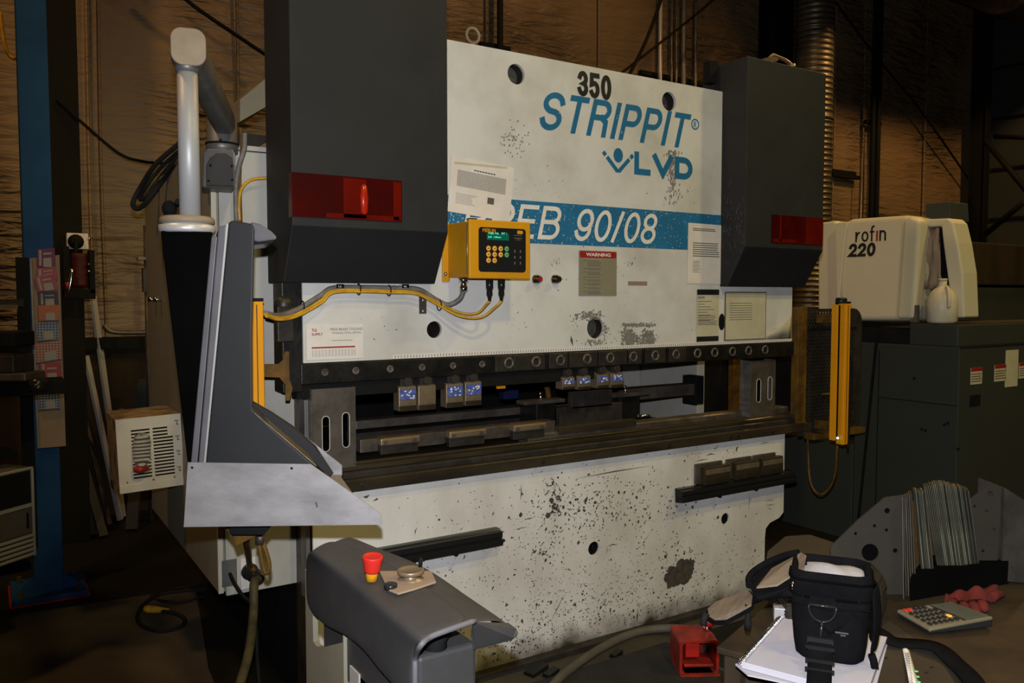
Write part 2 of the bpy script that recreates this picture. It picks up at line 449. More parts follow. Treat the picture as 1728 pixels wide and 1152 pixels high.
def rrect(x0, y0, x1, y1, r, n=4):
    out = []
    for cx, cy, a in ((x1 - r, y1 - r, 0), (x0 + r, y1 - r, PI / 2), (x0 + r, y0 + r, PI), (x1 - r, y0 + r, 1.5 * PI)):
        out += [(cx + r * math.cos(a + PI / 2 * i / n), cy + r * math.sin(a + PI / 2 * i / n)) for i in range(n + 1)]
    return out

def curve_pts(ctrl, n=8):
    """Catmull-Rom through the control points"""
    c = [V(p) for p in ctrl]; c = [c[0] * 2 - c[1]] + c + [c[-1] * 2 - c[-2]]
    out = []
    for i in range(1, len(c) - 2):
        for k in range(n):
            t = k / n
            out.append(0.5 * ((2 * c[i]) + (c[i + 1] - c[i - 1]) * t + (2 * c[i - 1] - 5 * c[i] + 4 * c[i + 1] - c[i + 2]) * t * t
                              + (3 * c[i] - c[i - 1] - 3 * c[i + 1] + c[i + 2]) * t ** 3))
    out.append(c[-2])
    return out

def text_mesh(s, shear=0.0, offset=0.0, spacing=1.0):
    cu = bpy.data.curves.new('lettering', 'FONT')
    cu.body = s; cu.shear = shear; cu.offset = offset; cu.space_character = spacing; cu.size = 1.0
    cu.resolution_u = 4
    ob = bpy.data.objects.new('lettering_tmp', cu)
    COL.objects.link(ob)
    dg = bpy.context.evaluated_depsgraph_get()
    me = bpy.data.meshes.new_from_object(ob.evaluated_get(dg))
    bpy.data.objects.remove(ob)
    return me

def lettering(name, s, o, e1, e2, w, h, m, parent, shear=0.0, offset=0.0, lift=0.0006, spacing=1.0, label=None):
    """flat lettering fitted to w x h at o, reading along e1 with its top towards e2"""
    me = text_mesh(s, shear, offset, spacing)
    xs = [v.co.x for v in me.vertices]; ys = [v.co.y for v in me.vertices]
    x0, x1, y0, y1 = min(xs), max(xs), min(ys), max(ys)
    e1 = V(e1).normalized(); e2 = V(e2).normalized(); n = e1.cross(e2).normalized()
    mb = MB()
    mb.add([V(o) + e1 * ((v.co.x - x0) / (x1 - x0) * w) + e2 * ((v.co.y - y0) / (y1 - y0) * h) + n * lift for v in me.vertices],
           [tuple(p.vertices) for p in me.polygons])
    return mb.build(name, m, parent, label=label, fixn=False)

EX = V((1, 0, 0)); EY = V((0, 1, 0)); EZ = V((0, 0, 1))

def letter_px(name, s, u0, v0, u1, v1, Y, m, parent, um=None, **k):
    """lettering on a plane Y=const: lower-left corner at pixel (u0, v0), right end at u1, top at v1 above the left end"""
    a = PY(u0, v0, Y); b = PY(u1, v0, Y); c = PY(u0 if um is None else um, v1, Y)
    return lettering(name, s, a, EX, EZ, b.x - a.x, c.z - a.z, m, parent, **k)

def quadY(u0, v0, u1, v1, Y, th=0.0008, tilt=0.0):
    """thin sheet on plane Y, corners at pixels top-left (u0,v0), bottom-right (u1,v1)"""
    a = PY(u0, v0, Y); b = PY(u1, v1, Y)
    return a.x, b.z, b.x, a.z

def sheet(name, x0, z0, x1, z1, Y, m, parent=None, th=0.0012, rot=0.0, **k):
    c = V(((x0 + x1) / 2, Y - th / 2, (z0 + z1) / 2))
    a = EX * math.cos(rot) + EZ * math.sin(rot)
    b = EZ * math.cos(rot) - EX * math.sin(rot)
    mb = MB(); mb.obox(c, a, EY, b, (x1 - x0) / 2, th / 2, (z1 - z0) / 2)
    return mb.build(name, m, parent, **k)

def lines_mb(x0, z0, x1, z1, Y, rows, th=0.4, jitter=0.3, dashes=1, rot=0.0, c=None):
    """printed text lines as thin strips between z1 (top) and z0 (bottom)"""
    mb = MB()
    c = V((c[0], Y, c[1])) if c else V(((x0 + x1) / 2, Y, (z0 + z1) / 2))
    a = EX * math.cos(rot) + EZ * math.sin(rot); b = EZ * math.cos(rot) - EX * math.sin(rot)
    for i in range(rows):
        zz = z1 - (i + .5) * (z1 - z0) / rows
        h = (z1 - z0) / rows * th / 2
        for d in range(dashes):
            xa = x0 + (x1 - x0) * d / dashes; xb = x0 + (x1 - x0) * (d + .8 if dashes > 1 else 1) / dashes
            if jitter and dashes == 1: xb = x1 - random.random() * jitter * (x1 - x0)
            q = [(xa, zz - h), (xb, zz - h), (xb, zz + h), (xa, zz + h)]
            mb.add([c + a * (p[0] - c.x) + b * (p[1] - c.z) for p in q], [(0, 1, 2, 3)])
    return mb

def _arc(cx, cy, rx, ry, a0, a1, n=12):
    return [(cx + rx * math.cos(math.radians(a0 + (a1 - a0) * i / n)), cy + ry * math.sin(math.radians(a0 + (a1 - a0) * i / n))) for i in range(n + 1)]
GLYPH = {  # width, strokes in a unit box
    'S': (.86, [_arc(.5, .75, .5, .25, 12, 270, 14) + _arc(.5, .25, .5, .25, 90, -168, 14)[1:]]),
    'T': (.80, [[(0, 1), (1, 1)], [(.5, 1), (.5, 0)]]),
    'R': (.86, [[(0, 0), (0, 1), (.6, 1)] + _arc(.6, .76, .4, .24, 90, -90)[1:] + [(0, .52)], [(.62, .52), (.92, .40), (.96, 0)]]),
    'I': (.22, [[(.5, 0), (.5, 1)]]),
    'P': (.82, [[(0, 0), (0, 1), (.6, 1)] + _arc(.6, .73, .4, .27, 90, -90)[1:] + [(0, .46)]]),
    'E': (.76, [[(1, 1), (0, 1), (0, 0), (1, 0)], [(0, .52), (.9, .52)]]),
    'B': (.84, [[(0, .53), (0, 1), (.58, 1)] + _arc(.58, .765, .36, .235, 90, -90)[1:] + [(0, .53)], [(0, .53), (.6, .53)] + _arc(.6, .265, .40, .265, 90, -90)[1:] + [(0, 0), (0, .53)]]),
    'L': (.74, [[(0, 1), (0, 0), (1, 0)]]),
    'V': (.95, [[(0, 1), (.5, 0), (1, 1)]]),
    'D': (.86, [[(0, 0), (0, 1), (.5, 1)] + _arc(.5, .5, .5, .5, 90, -90, 14)[1:] + [(0, 0)]]),
    '0': (.74, [_arc(.5, .5, .5, .5, 90, 450, 28)]),
    '8': (.74, [_arc(.5, .755, .44, .245, 0, 360, 20), _arc(.5, .255, .5, .255, 0, 360, 20)]),
    '9': (.74, [_arc(.5, .67, .5, .33, 0, 360, 22), _arc(.0, .67, 1.0, .40, 0, -25, 5) + _arc(.44, .32, .5, .32, -5, -165, 10)]),
    '/': (.46, [[(.1, 0), (.9, 1)]]),
    '3': (.74, [_arc(.5, .75, .46, .25, 165, -90, 14) + _arc(.5, .26, .5, .26, 90, -165, 14)[1:]]),
    '5': (.74, [[(.95, 1), (.08, 1), (.05, .54)] + _arc(.48, .30, .5, .31, 118, -150, 14)]),
    '2': (.74, [_arc(.5, .72, .48, .28, 170, -10, 12) + [(.85, .50), (0, 0), (1, 0)]]),
    'r': (.45, [[(0, 0), (0, .62)], _arc(.9, .0, .9, .62, 165, 95, 6)]),
    'o': (.60, [_arc(.5, .31, .5, .31, 0, 360, 22)]),
    'f': (.42, [[(.35, 0), (.35, .8)] + _arc(.85, .8, .5, .2, 180, 80, 6), [(0, .62), (.9, .62)]]),
    'n': (.56, [[(0, 0), (0, .62)], _arc(.5, .38, .5, .24, 180, 0, 10) + [(1, 0)]]),
    'i': (.2, [[(.5, 0), (.5, .62)]]),
    ' ': (.35, []),
}
def glyphs(name, s, o, e1, e2, w, h, stroke, m, parent, shear=0.0, gap=.16, lift=0.0006, only=None, **k):
    """own letterforms: flat ribbons of constant stroke, fitted to w x h at o (stroke as a share of h)"""
    o = V(o); e1 = V(e1).normalized(); e2 = V(e2).normalized(); nrm = e1.cross(e2).normalized()
    st = stroke * h; hs = st / 2
    units = sum(GLYPH[c][0] for c in s) + gap * (len(s) - 1)
    wk = (w - shear * h) / units
    mb = MB(); x = 0.0; base_lift = lift; si = 0
    for ci, c in enumerate(s):
        gw = GLYPH[c][0] * wk
        if only is None or ci in only:
            for path in GLYPH[c][1]:
                ww = max(gw - st, 0); si += 1; lift = base_lift + .00025 * (si % 4)
                P = [V((x + hs + px * ww if gw > st else x + gw / 2, hs + py * (h - st))) for px, py in path]
                closed = (P[0] - P[-1]).length < 1e-6
                if not closed:
                    P[0] = P[0] + (P[0] - P[1]).normalized() * hs; P[-1] = P[-1] + (P[-1] - P[-2]).normalized() * hs
                L_, R_ = [], []
                n = len(P)
                for i in range(n):
                    if closed:
                        a = P[i - 1] if i > 0 else P[n - 2]; b = P[i + 1] if i < n - 1 else P[1]
                    else:
                        a = P[max(i - 1, 0)]; b = P[min(i + 1, n - 1)]
                    d0 = (P[i] - a).normalized() if (P[i] - a).length > 1e-9 else (b - P[i]).normalized()
                    d1 = (b - P[i]).normalized() if (b - P[i]).length > 1e-9 else d0
                    n0 = V((-d0.y, d0.x)); n1 = V((-d1.y, d1.x)); mm = (n0 + n1)
                    mm = mm.normalized() if mm.length > 1e-6 else n0
                    kf = hs / max(.45, mm.dot(n0))
                    L_.append(P[i] + mm * kf); R_.append(P[i] - mm * kf)
                def to3(p, i): return o + e1 * (p.x + shear * p.y) + e2 * p.y + nrm * (lift + .00002 * i)
                vs = [to3(p, i) for i, p in enumerate(L_)] + [to3(p, i) for i, p in enumerate(R_)]
                mb.add(vs, [(i, n + i, n + i + 1, i + 1) for i in range(n - 1)])
        x += gw + gap * wk
    return mb.build(name, m, parent, fixn=False, **k)

# ================================================================ THE SETTING
WALL_Y = 3.6
structure(MB().box((-7, -9, -0.1), (12.3, WALL_Y + .1, 0)), 'floor', 'floor_dark')
# worn walkway slab at the left, and the strip of bare slab in front of the bed
sl = [PZ(-60, 1052, 0), PZ(330, 992, 0), PZ(352, 1130, 0), PZ(420, 1290, 0), PZ(-200, 1500, 0)]
structure(MB().prism([V((p.x, p.y, 0.0005)) for p in sl], (0, 0, .003)), 'floor', 'floor')
structure(MB().prism([V((1.35, -.16, .0005)), V((4.6, -.16, .0005)), V((4.6, -.01, .0005)), V((1.35, -.01, .0005))], (0, 0, .003)), 'floor', 'floor')
wb = MB()
NX, NZ = 60, 24
rows = []
for j in range(NZ + 1):
    r = []
    for i in range(NX + 1):
        x = -7 + 19.3 * i / NX; z = 6.6 * j / NZ
        r.append(V((x, WALL_Y + 0.03 * noise.noise(V((x * .8, z * .9, 1))), z)))
    rows.append(r)
wb.grid(rows)
wall_b = structure(wb, 'wall_back', 'wall')
for u in (152, 172, 404, 820, 1008, 1405, 1454, 1558):     # taped seams between the insulation widths
    x = PY(u, 300, WALL_Y - .03).x
    structure(MB().tube([V((x + .006 * math.sin(k), WALL_Y - .035, k * .5)) for k in range(13)], .012, 4), 'trim_1', 'wall', parent=None)
wr = MB(); wr.box((12.1, -9, 0), (12.25, WALL_Y, 6.6))
structure(wr, 'wall_right', 'grey_cab')
for k in range(9):
    structure(MB().box((12.06, -9, .5 + .7 * k), (12.1, WALL_Y - .1, .53 + .7 * k)), 'trim_2', 'black_col')
structure(MB().box((-7, -9, 6.6), (12.3, WALL_Y, 6.7)), 'ceiling', 'black_col')
structure(MB().box((-7.1, -9, 0), (-7, WALL_Y, 6.6)), 'wall_left', 'wall')
# dark lower wainscot board behind the rack, left of the press
structure(MB().box((-1.2, WALL_Y - .10, 0), (1.2, WALL_Y - .045, 1.16)), 'trim_3', 'wood')
structure(MB().box((-1.2, WALL_Y - .16, 1.16), (1.25, WALL_Y - .04, 1.24)), 'trim_4', 'black_col')

# ---- building columns
def column(u0, u1, Y, name, m, label, z1=6.5, depth=.16, flange=True):
    a = PY(u0, 500, Y).x; b = PY(u1, 500, Y).x
    t = thing(name, label, 'column', ((a + b) / 2, Y, 0))
    mb = MB()
    if flange:
        mb.box((a, Y, 0), (b, Y + .016, z1)); mb.box((a, Y + depth, 0), (b, Y + depth + .016, z1))
        mb.box(((a + b) / 2 - .008, Y + .016, 0), ((a + b) / 2 + .008, Y + depth, z1))
    else:
        mb.box((a, Y, 0), (b, Y + depth, z1))
    mb.build('shaft', m, t, bevel=.004)
    return t, a, b
blue_t, bx0, bx1 = column(42, 93, 1.95, 'building_column', 'blue_col', 'blue painted steel column carrying coloured card packs, on a bolted base plate', flange=False, depth=.15)
bp = MB(); bp.box((bx0 - .10, 1.86, .004), (bx1 + .10, 2.22, .028)); bp.build('base_plate', 'blue_col', blue_t, bevel=.003)
g = MB()
for x in (bx0 - .06, bx1 + .06):
    for y in (1.90, 2.17):
        g.cyl((x, y, .028), (x, y, .06), .014, n=6, smooth=False)
g.build('anchor_bolt', 'dull_steel', blue_t)
g = MB()
g.prism([(bx0 - .09, 1.95, .028), (bx0, 1.95, .028), (bx0, 1.95, .11)], (0, .012, 0))
g.prism([(bx1 + .09, 1.95, .028), (bx1, 1.95, .028), (bx1, 1.95, .11)], (0, .012, 0))
g.build('gusset', 'blue_col', blue_t)
g = MB(); g.box((bx0 - .11, 1.845, .001), (bx1 + .11, 2.23, .004)); g.build('red_floor_paint', 'red_steel', blue_t, label='red painted edge round the base plate')
black_t, kx0, kx1 = column(91, 142, 2.9, 'building_column', 'black_col', 'black steel column behind the blue one, with a white outlet box on it', depth=.18)
column(1655, 1663, WALL_Y - .42, 'building_column', 'black_col', 'dark steel column in the far right corner of the wall', depth=.2)
column(1296, 1332, WALL_Y - .25, 'building_column', 'black_col', 'dark column rising behind the right cylinder cover', depth=.18)

# ---- pipes, duct and cables on the back wall
def pipe(u, r, m, label, name='pipe', v0=900, z0=None, z1=6.4, Y=WALL_Y - .14, cat='pipe', group=None):
    x = PY(u, 300, Y).x
    return MB().tube([(x, Y, z0 or .02), (x, Y, z1)], r, 10).build(name, m, label=label, cat=cat, group=group)
WP = WALL_Y - .14
pipe(1112, .020, 'alu', 'leftmost of the bright conduit pipes above the machine, thick')
pipe(1131, .014, 'dull_steel', 'thin grey conduit just right of the leftmost bright pipe')
pipe(1139, .014, 'dull_steel', 'thin grey conduit in the middle of the pipe bundle')
pipe(1151, .026, 'alu_dark', 'thick brassy conduit in the pipe bundle on the wall')
pipe(1171, .017, 'dull_steel', 'rightmost conduit of the bundle, standing apart')
pipe(844, .028, 'black_col', 'dark pipe rising beside the eyebolt, left of the pipe bundle')
pipe(1454, .010, 'bronze_steel', 'thin rod on the wall left of the dark twin pipes', z1=3.2)
for u, lab in ((1471, 'left'), (1480, 'right')):
    pipe(u, .030, 'black_col', 'dark twin downpipe on the right of the wall, the %s one' % lab)
for (u0, v0, u1, v1, lab) in ((810, 70, 860, 80, 'dark pipe strap crossing the pipe beside the eyebolt'),
                              (1080, 118, 1195, 142, 'dark strut rail holding the pipe bundle'),
                              (1461, 202, 1486, 206, 'small dark clamp on the twin downpipes'),
                              (1403, 285, 1443, 292, 'upper of two short rails beside the spiral duct'),
                              (1403, 291, 1450, 298, 'lower of two short rails beside the spiral duct')):
    a = PY(u0, v0, WALL_Y - .08); b = PY(u1, v1, WALL_Y - .08)
    MB().box((a.x, WALL_Y - .10, a.z - .045), (b.x, WALL_Y - .05, a.z)).build('strut_rail', 'black_col', bevel=.004, label=lab, cat='rail')
# spiral duct
dY = WALL_Y - .55
dc = PY(1370, 300, dY); dr = (PY(1403, 300, dY).x - PY(1338, 300, dY).x) / 2 * .62
dt = thing('spiral_duct', 'round galvanised spiral duct rising behind the right cylinder cover', 'duct', (dc.x, dY, .6))
mb = MB(); prof = []
z = .6
while z < 6.4:
    prof += [(dr, z), (dr, z + .046), (dr + .007, z + .049), (dr + .007, z + .055)]; z += .058
mb.lathe((dc.x, dY, 0), EZ, prof, 24)
mb.build('duct_wall', 'duct', dt)
mb = MB()
for zz in (1.9, 3.4, 4.35, 4.75):
    MB().lathe((dc.x, dY, 0), EZ, [(dr + .008, zz), (dr + .016, zz + .01), (dr + .016, zz + .03), (dr + .008, zz + .04)], 24).build('coupling', 'duct', dt)
# overhead duct in the dark top right
t = thing('overhead_duct', 'large dark round duct overhead in the top right corner', 'duct', (8, 2.7, 5.0))
mb = MB(); prof = []
x = 6.0
while x < 11:
    prof += [(.46, x), (.46, x + .95), (.475, x + .96), (.475, x + 1.0)]; x += 1.0
mb.lathe((0, 2.3, 5.25), EX, prof, 24); mb.build('duct_wall', 'duct', t)
# sagging cables on the wall
def cable(name, pts, r, m, label, cat='cable', n=8, parent=None, group=None):
    return MB().tube(curve_pts(pts, 8), r, 7).build(name, m, parent, label=label, cat=cat, group=group)
cable('cable', [PY(0, 20, 3.2), PY(8, 75, 3.2), PY(22, 98, 3.2), PY(40, 88, 3.0), PY(60, 60, 2.9)], .012, 'cable_yellow', 'yellow cable looping in from the top left corner')
cable('cable', [PY(96, 168, 2.89), PY(140, 208, 2.86), PY(200, 258, 2.8), PY(240, 272, 2.7), PY(280, 276, 2.4)], .009, 'black', 'thin black cable sagging from the black column to the machine')
cable('cable', [PY(282, -30, 3.4), PY(330, 12, 3.4), PY(400, 60, 3.4), PY(460, 100, 3.4)], .014, 'black', 'black cable crossing the wall above the swing arm')
cable('brace_cable', [PY(1400, -10, 3.45), PY(1478, 95, 3.45), PY(1560, 195, 3.45), PY(1655, 332, 3.45)], .014, 'black', 'long diagonal brace cable running down the right of the wall')
cable('brace_cable', [PY(1600, 390, 3.45), PY(1655, 332, 3.45)], .014, 'black', 'short brace cable rising to the right end of the diagonal one')
cable('cable', [PY(1040, 130, 3.1), PY(1085, 95, 3.1), PY(1155, 40, 3.1), PY(1215, -10, 3.1)], .012, 'black', 'dark cable crossing in front of the pipe bundle')
cable('cable', [PY(1060, 130, 3.0), PY(1085, 80, 3.0), PY(1105, 30, 3.0), PY(1125, -30, 3.0)], .016, 'black', 'dark cable climbing left of the pipe bundle')

# ================================================================ PRESS BRAKE
PB = thing('press_brake', 'big white press brake with dark cylinder covers and blue lettering', 'machine', (2.19, .4, 0))
RX0, RX1, RZ0, RZ1 = .917, 3.47, 1.29, 2.48
# ---- ram plate with its round holes
def hole_px(u, v, r):
    p = PY(u, v, 0); return circle(p.x, p.z, r)
holes = [hole_px(871, 125, .040), hole_px(1129, 171, .042), hole_px(733, 556, .032), hole_px(1005, 553, .046)]
outer = [(RX0, RZ0), (RX1, RZ0), (RX1, RZ1), (1.475, RZ1), (1.44, 2.53), (RX0, 2.53)]
mb = MB().plate(outer, holes, (0, 0, 0), EX, EZ, (0, .014, 0))
RAM = mb.build('ram_plate', 'white_paint', PB)
MB().plate(outer, holes, (0, .0145, 0), EX, EZ, (0, .055, 0)).build('ram_core', 'dark_steel', PB)
mb = MB()
for u, v, r in ((871, 125, .043), (1129, 171, .045), (733, 556, .035), (1005, 553, .050)):
    p = PY(u, v, 0); MB().tube([(p.x, .0705, p.z), (p.x, .20, p.z)], r, 20, caps=False).build('hole_lining', 'dark_steel', RAM); hd_ = .20 if u == 733 else .055; MB().cyl((p.x, hd_, p.z), (p.x, hd_ + .005, p.z), r, n=20).build('hole_back', 'black' if u == 733 else 'hole_grey', RAM)
# stripe and lettering
sx0 = RX0 + .01
MB().box((sx0, -.0008, 1.734), (RX1, .0, 1.904)).build('blue_stripe', 'blue_vinyl', RAM)
a = PY(974, 161, 0); b = PY(1031, 168, 0); c = PY(974, 118, 0)
glyphs('lettering', '350', (a.x, -.0006, a.z), EX, EZ, b.x - a.x, c.z - a.z, .20, 'black_letter', RAM, gap=.08)
a = PY(911, 218, 0); b = PY(1166, 246, 0); top = PY(935, 157, 0)
glyphs('lettering', 'STRIPPIT', (a.x - .012, -.0006, a.z), EX, EZ, b.x - a.x + .012, top.z - a.z + .004, .155, 'blue_letter', RAM, shear=.27, gap=.17)
a = PY(1167, 214, 0); mb = MB(); mb.torus((a.x + .022, -.0012, a.z + .014), EY, .022, .003, 20, 4); mb.build('registered_mark', 'blue_letter', RAM)
lettering('registered_mark', 'R', (a.x + .013, -.0008, a.z), EX, EZ, .018, .026, 'blue_letter', RAM, offset=.01)
a = PY(1070, 294, 0); b = PY(1168, 301, 0); c = PY(1070, 255, 0)
glyphs('lettering', 'LVD', (a.x, -.0006, a.z), EX, EZ, b.x - a.x, c.z - a.z, .27, 'blue_letter', RAM, gap=.10)
# figure emblem beside the letters
e = PY(1043, 262, 0); mb = MB()
mb.add([V((e.x + .026 * math.cos(2 * PI * i / 24), -.0015, e.z + .031 * math.sin(2 * PI * i / 24))) for i in range(24)], [tuple(range(24))])
mb.build('emblem', 'blue_letter', RAM)
mb = MB()
def bar2(p, q, w, Y=-.0015):
    p = V(p); q = V(q); d = (q - p).normalized(); n_ = V((-d.y, d.x)) * w / 2
    mb.add([V((s.x, Y, s.y)) for s in (p - n_, q - n_, q + n_, p + n_)], [(0, 1, 2, 3)])
for sgn in (-1, 1):
    bar2((e.x + sgn * .062, e.z - .012), (e.x + sgn * .004, e.z - .068), .018, -.0015 - .0002 * (sgn > 0))
    bar2((e.x + sgn * .083, e.z + .008), (e.x + sgn * .069, e.z - .006), .018)
bar2((e.x - .014, e.z - .066), (e.x + .014, e.z - .066), .014, -.0019)
mb.build('emblem', 'blue_letter', RAM)
zt = 1.888; zb = 1.752
xa = PY(779, 380, 0).x; xb = PY(951, 380, 0).x
glyphs('lettering', 'PPEB', (xa, -.0014, zb), EX, EZ, xb - xa, zt - zb, .13, 'white_letter', RAM, shear=.24, gap=.17)
xa = PY(967, 380, 0).x; xb = PY(1112, 380, 0).x
glyphs('lettering', '90/08', (xa, -.0014, zb), EX, EZ, xb - xa, zt - zb, .13, 'white_letter', RAM, shear=.24, gap=.10)

# ruler strip along the bottom edge of the ram
MB().box((1.25, -.002, 1.292), (RX1, 0, 1.306)).build('scale_strip', 'paper', RAM)
mb = MB(); x = 1.26
while x < RX1 - .01:
    mb.box((x, -.0026, 1.294), (x + .0022, -.002, 1.303)); x += .0125
mb.build('scale_marks', 'print', RAM, kind='stuff')
# eyebolt and two chrome connectors
p = PY(799, 76, .03); mb = MB(); mb.torus((p.x, .035, RZ1 + .045), EY, .028, .006); mb.cyl((p.x, .035, RZ1), (p.x, .035, RZ1 + .02), .010)
mb.build('eyebolt', 'pale_cap', PB)
for u in (909, 941):
    p = PY(u, 471, -.02); mb = MB()
    mb.lathe((p.x, 0, p.z), (0, -1, 0), [(.021, 0), (.021, .006), (.016, .008), (.016, .026), (.010, .027), (.010, .03)], 18)
    c_ = mb.build('push_button_socket', 'chrome', RAM)
    MB().cyl((p.x, -.029, p.z), (p.x, -.036, p.z), .009, n=14).build('button_core', 'print_red' if u == 909 else 'gloss_black', c_)
p = PY(1029, 585, 0)
# small perforated tab under the cables
a = PY(707, 500, 0); b = PY(719, 529, 0)
MB().plate([(a.x, b.z), (b.x, b.z), (b.x, a.z), (a.x, a.z)], [circle((a.x + b.x) / 2, b.z + .010, .004, 8), circle((a.x + b.x) / 2, a.z - .014, .004, 8)],
           (0, -.004, 0), EX, EZ, (0, .004, 0)).build('slotted_tab', 'dull_steel', RAM)
# cut-out handle at the lower right of the plate
p = PY(1218, 543, -.001); mb = MB(); mb.add([V((p.x + .022 * math.cos(a_), -.001, p.z + .040 * math.sin(a_))) for a_ in [2 * PI * i / 20 for i in range(20)]], [tuple(range(20))])
mb.build('hand_hole', 'black', RAM)

# ---- grease smears and chips
def splat(mb, cx, cz, r, rz, n=10, Y=-.0010, jag=.45):
    Y = Y - random.random() * .0006
    mb.add([V((cx + r * math.cos(2 * PI * i / n) * (1 - jag * random.random()), Y, cz + rz * math.sin(2 * PI * i / n) * (1 - jag * random.random()))) for i in range(n)], [tuple(range(n))])
def streak(mb, p, q, w, Y=-.0010):
    Y = Y - random.random() * .0006; p = V((p[0], Y, p[1])); q = V((q[0], Y, q[1])); d = (q - p).normalized(); s_ = V((-d.z, 0, d.x)) * w / 2
    m_ = (p + q) / 2 + V((random.uniform(-1, 1) * w, 0, random.uniform(-1, 1) * w))
    mb.add([p, m_ - s_, q, m_ + s_], [(0, 1, 2, 3)])
mb = MB()
def smudge(u, v, su, sv, n_, r_):
    for k in range(n_):
        p = PY(u + random.gauss(0, su), v + random.gauss(0, sv), 0); splat(mb, p.x, p.z, r_ * random.uniform(.4, 1.2), r_ * random.uniform(.4, 1.1), 7)
smudge(992, 532, 11, 3.5, 90, .008)
smudge(1004, 577, 9, 2.5, 50, .006)
smudge(1021, 556, 2.5, 9, 40, .005)
smudge(1062, 570, 6, 7, 240, .008)
smudge(1094, 570, 5, 7, 200, .008)
smudge(1078, 575, 9, 4, 60, .006)
for k in range(26): smudge(1052 + k * 2, 548, 1.5, 1.6, 5, .006)
p = PY(868, 235, 0)
for k in range(60):
    splat(mb, p.x + random.gauss(0, .034), p.z + random.gauss(0, .030), .004, .005, 5)
for k in range(260):
    p = PY(1132 + random.gauss(0, 5) + k * .02, 255 + abs(random.gauss(0, 45)), 0)
    if p.z > 1.93: splat(mb, p.x, p.z, .004, .009, 5)
mb.build('grease_smears', 'smear', RAM, kind='stuff')
p = PY(1076, 478, 0)
MB().box((p.x - .055, -.0015, p.z - .009), (p.x + .055, -.0003, p.z + .009)).build('glue_patch', 'card', RAM)
mb = MB()
for (u, v, s_, n_) in ((935, 443, 9, 12), (1062, 445, 14, 14), (978, 548, 18, 16), (1060, 560, 40, 30), (870, 545, 30, 10), (640, 560, 60, 6), (1120, 575, 50, 12), (900, 330, 60, 30), (1000, 470, 90, 25), (1150, 330, 40, 20)):
    for k in range(n_):
        p = PY(u + random.gauss(0, s_ * .6), v + random.gauss(0, s_ * .35), 0)
        if RZ0 + .02 < p.z < RZ1 - .05 and RX0 < p.x < RX1 and not (1.73 < p.z < 1.91):
            a_ = random.random() * PI; r_ = random.uniform(.002, .007)
            streak(mb, (p.x, p.z), (p.x + math.cos(a_) * r_ * 2, p.z + math.sin(a_) * r_ * 2), r_ * .5)
p = PY(963, 566, 0); streak(mb, (p.x, p.z), (p.x + .012, p.z - .045), .012)
mb.build('paint_chips', 'chip', RAM, kind='stuff')

# ---- bed plate
bo = [(.943, .02), (3.294, .02), (3.294, .30), (3.30, .345), (3.33, .37), (3.40, .385), (3.433, .41), (3.433, .825), (.943, .825)]
BED = MB().plate(bo, [hole_px(1002, 925, .030), hole_px(1224, 875, .028)], (0, 0, 0), EX, EZ, (0, .010, 0)).build('bed_plate', 'bed_paint', PB)
MB().plate(bo, [hole_px(1002, 925, .030), hole_px(1224, 875, .028)], (0, .0105, 0), EX, EZ, (0, .079, 0)).build('bed_core', 'black', PB)
mb = MB()
for u, v, r in ((1002, 925, .032), (1224, 875, .030)):
    p = PY(u, v, 0); MB().tube([(p.x, .0905, p.z), (p.x, .11, p.z)], r, 20, caps=False).build('hole_lining', 'black', BED)
mb = MB()
def inbed(x, z): return .96 < x < 3.42 and .04 < z < .815 and not (x > 3.28 and z < .42)
def chipcloud(u, v, su, sv, n_, r0=.0015, r1=.006):
    for k in range(n_):
        p = PY(random.gauss(u, su), random.gauss(v, sv), 0)
        if not inbed(p.x, p.z): continue
        r_ = random.uniform(r0, r1) * (1 if random.random() < .85 else 1.8)
        if random.random() < .72:
            splat(mb, p.x, p.z, r_, r_ * random.uniform(.6, 1.3), 6)
        else:
            a_ = random.gauss(.5, .9); streak(mb, (p.x, p.z), (p.x + math.cos(a_) * r_ * 3.5, p.z + math.sin(a_) * r_ * 3.5), r_ * .7)
chipcloud(1040, 850, 70, 28, 420)
chipcloud(1080, 1000, 95, 38, 700, .0012, .0045)
chipcloud(1000, 1040, 90, 30, 520, .0012, .0045)
chipcloud(940, 870, 40, 35, 160)
chipcloud(915, 930, 10, 8, 50, .002, .006)
chipcloud(938, 850, 5, 14, 60, .003, .010)
chipcloud(880, 960, 110, 60, 240, .001, .0035)
chipcloud(760, 930, 90, 60, 110, .001, .004)
chipcloud(1240, 980, 50, 40, 160, .0012, .004)
chipcloud(1050, 900, 130, 60, 420, .001, .0035)
chipcloud(1200, 760, 50, 10, 60, .001, .004)
chipcloud(1250, 900, 50, 30, 60, .001, .003)
chipcloud(1145, 930, 18, 16, 60, .002, .006)
chipcloud(880, 1090, 60, 22, 380, .0012, .005)
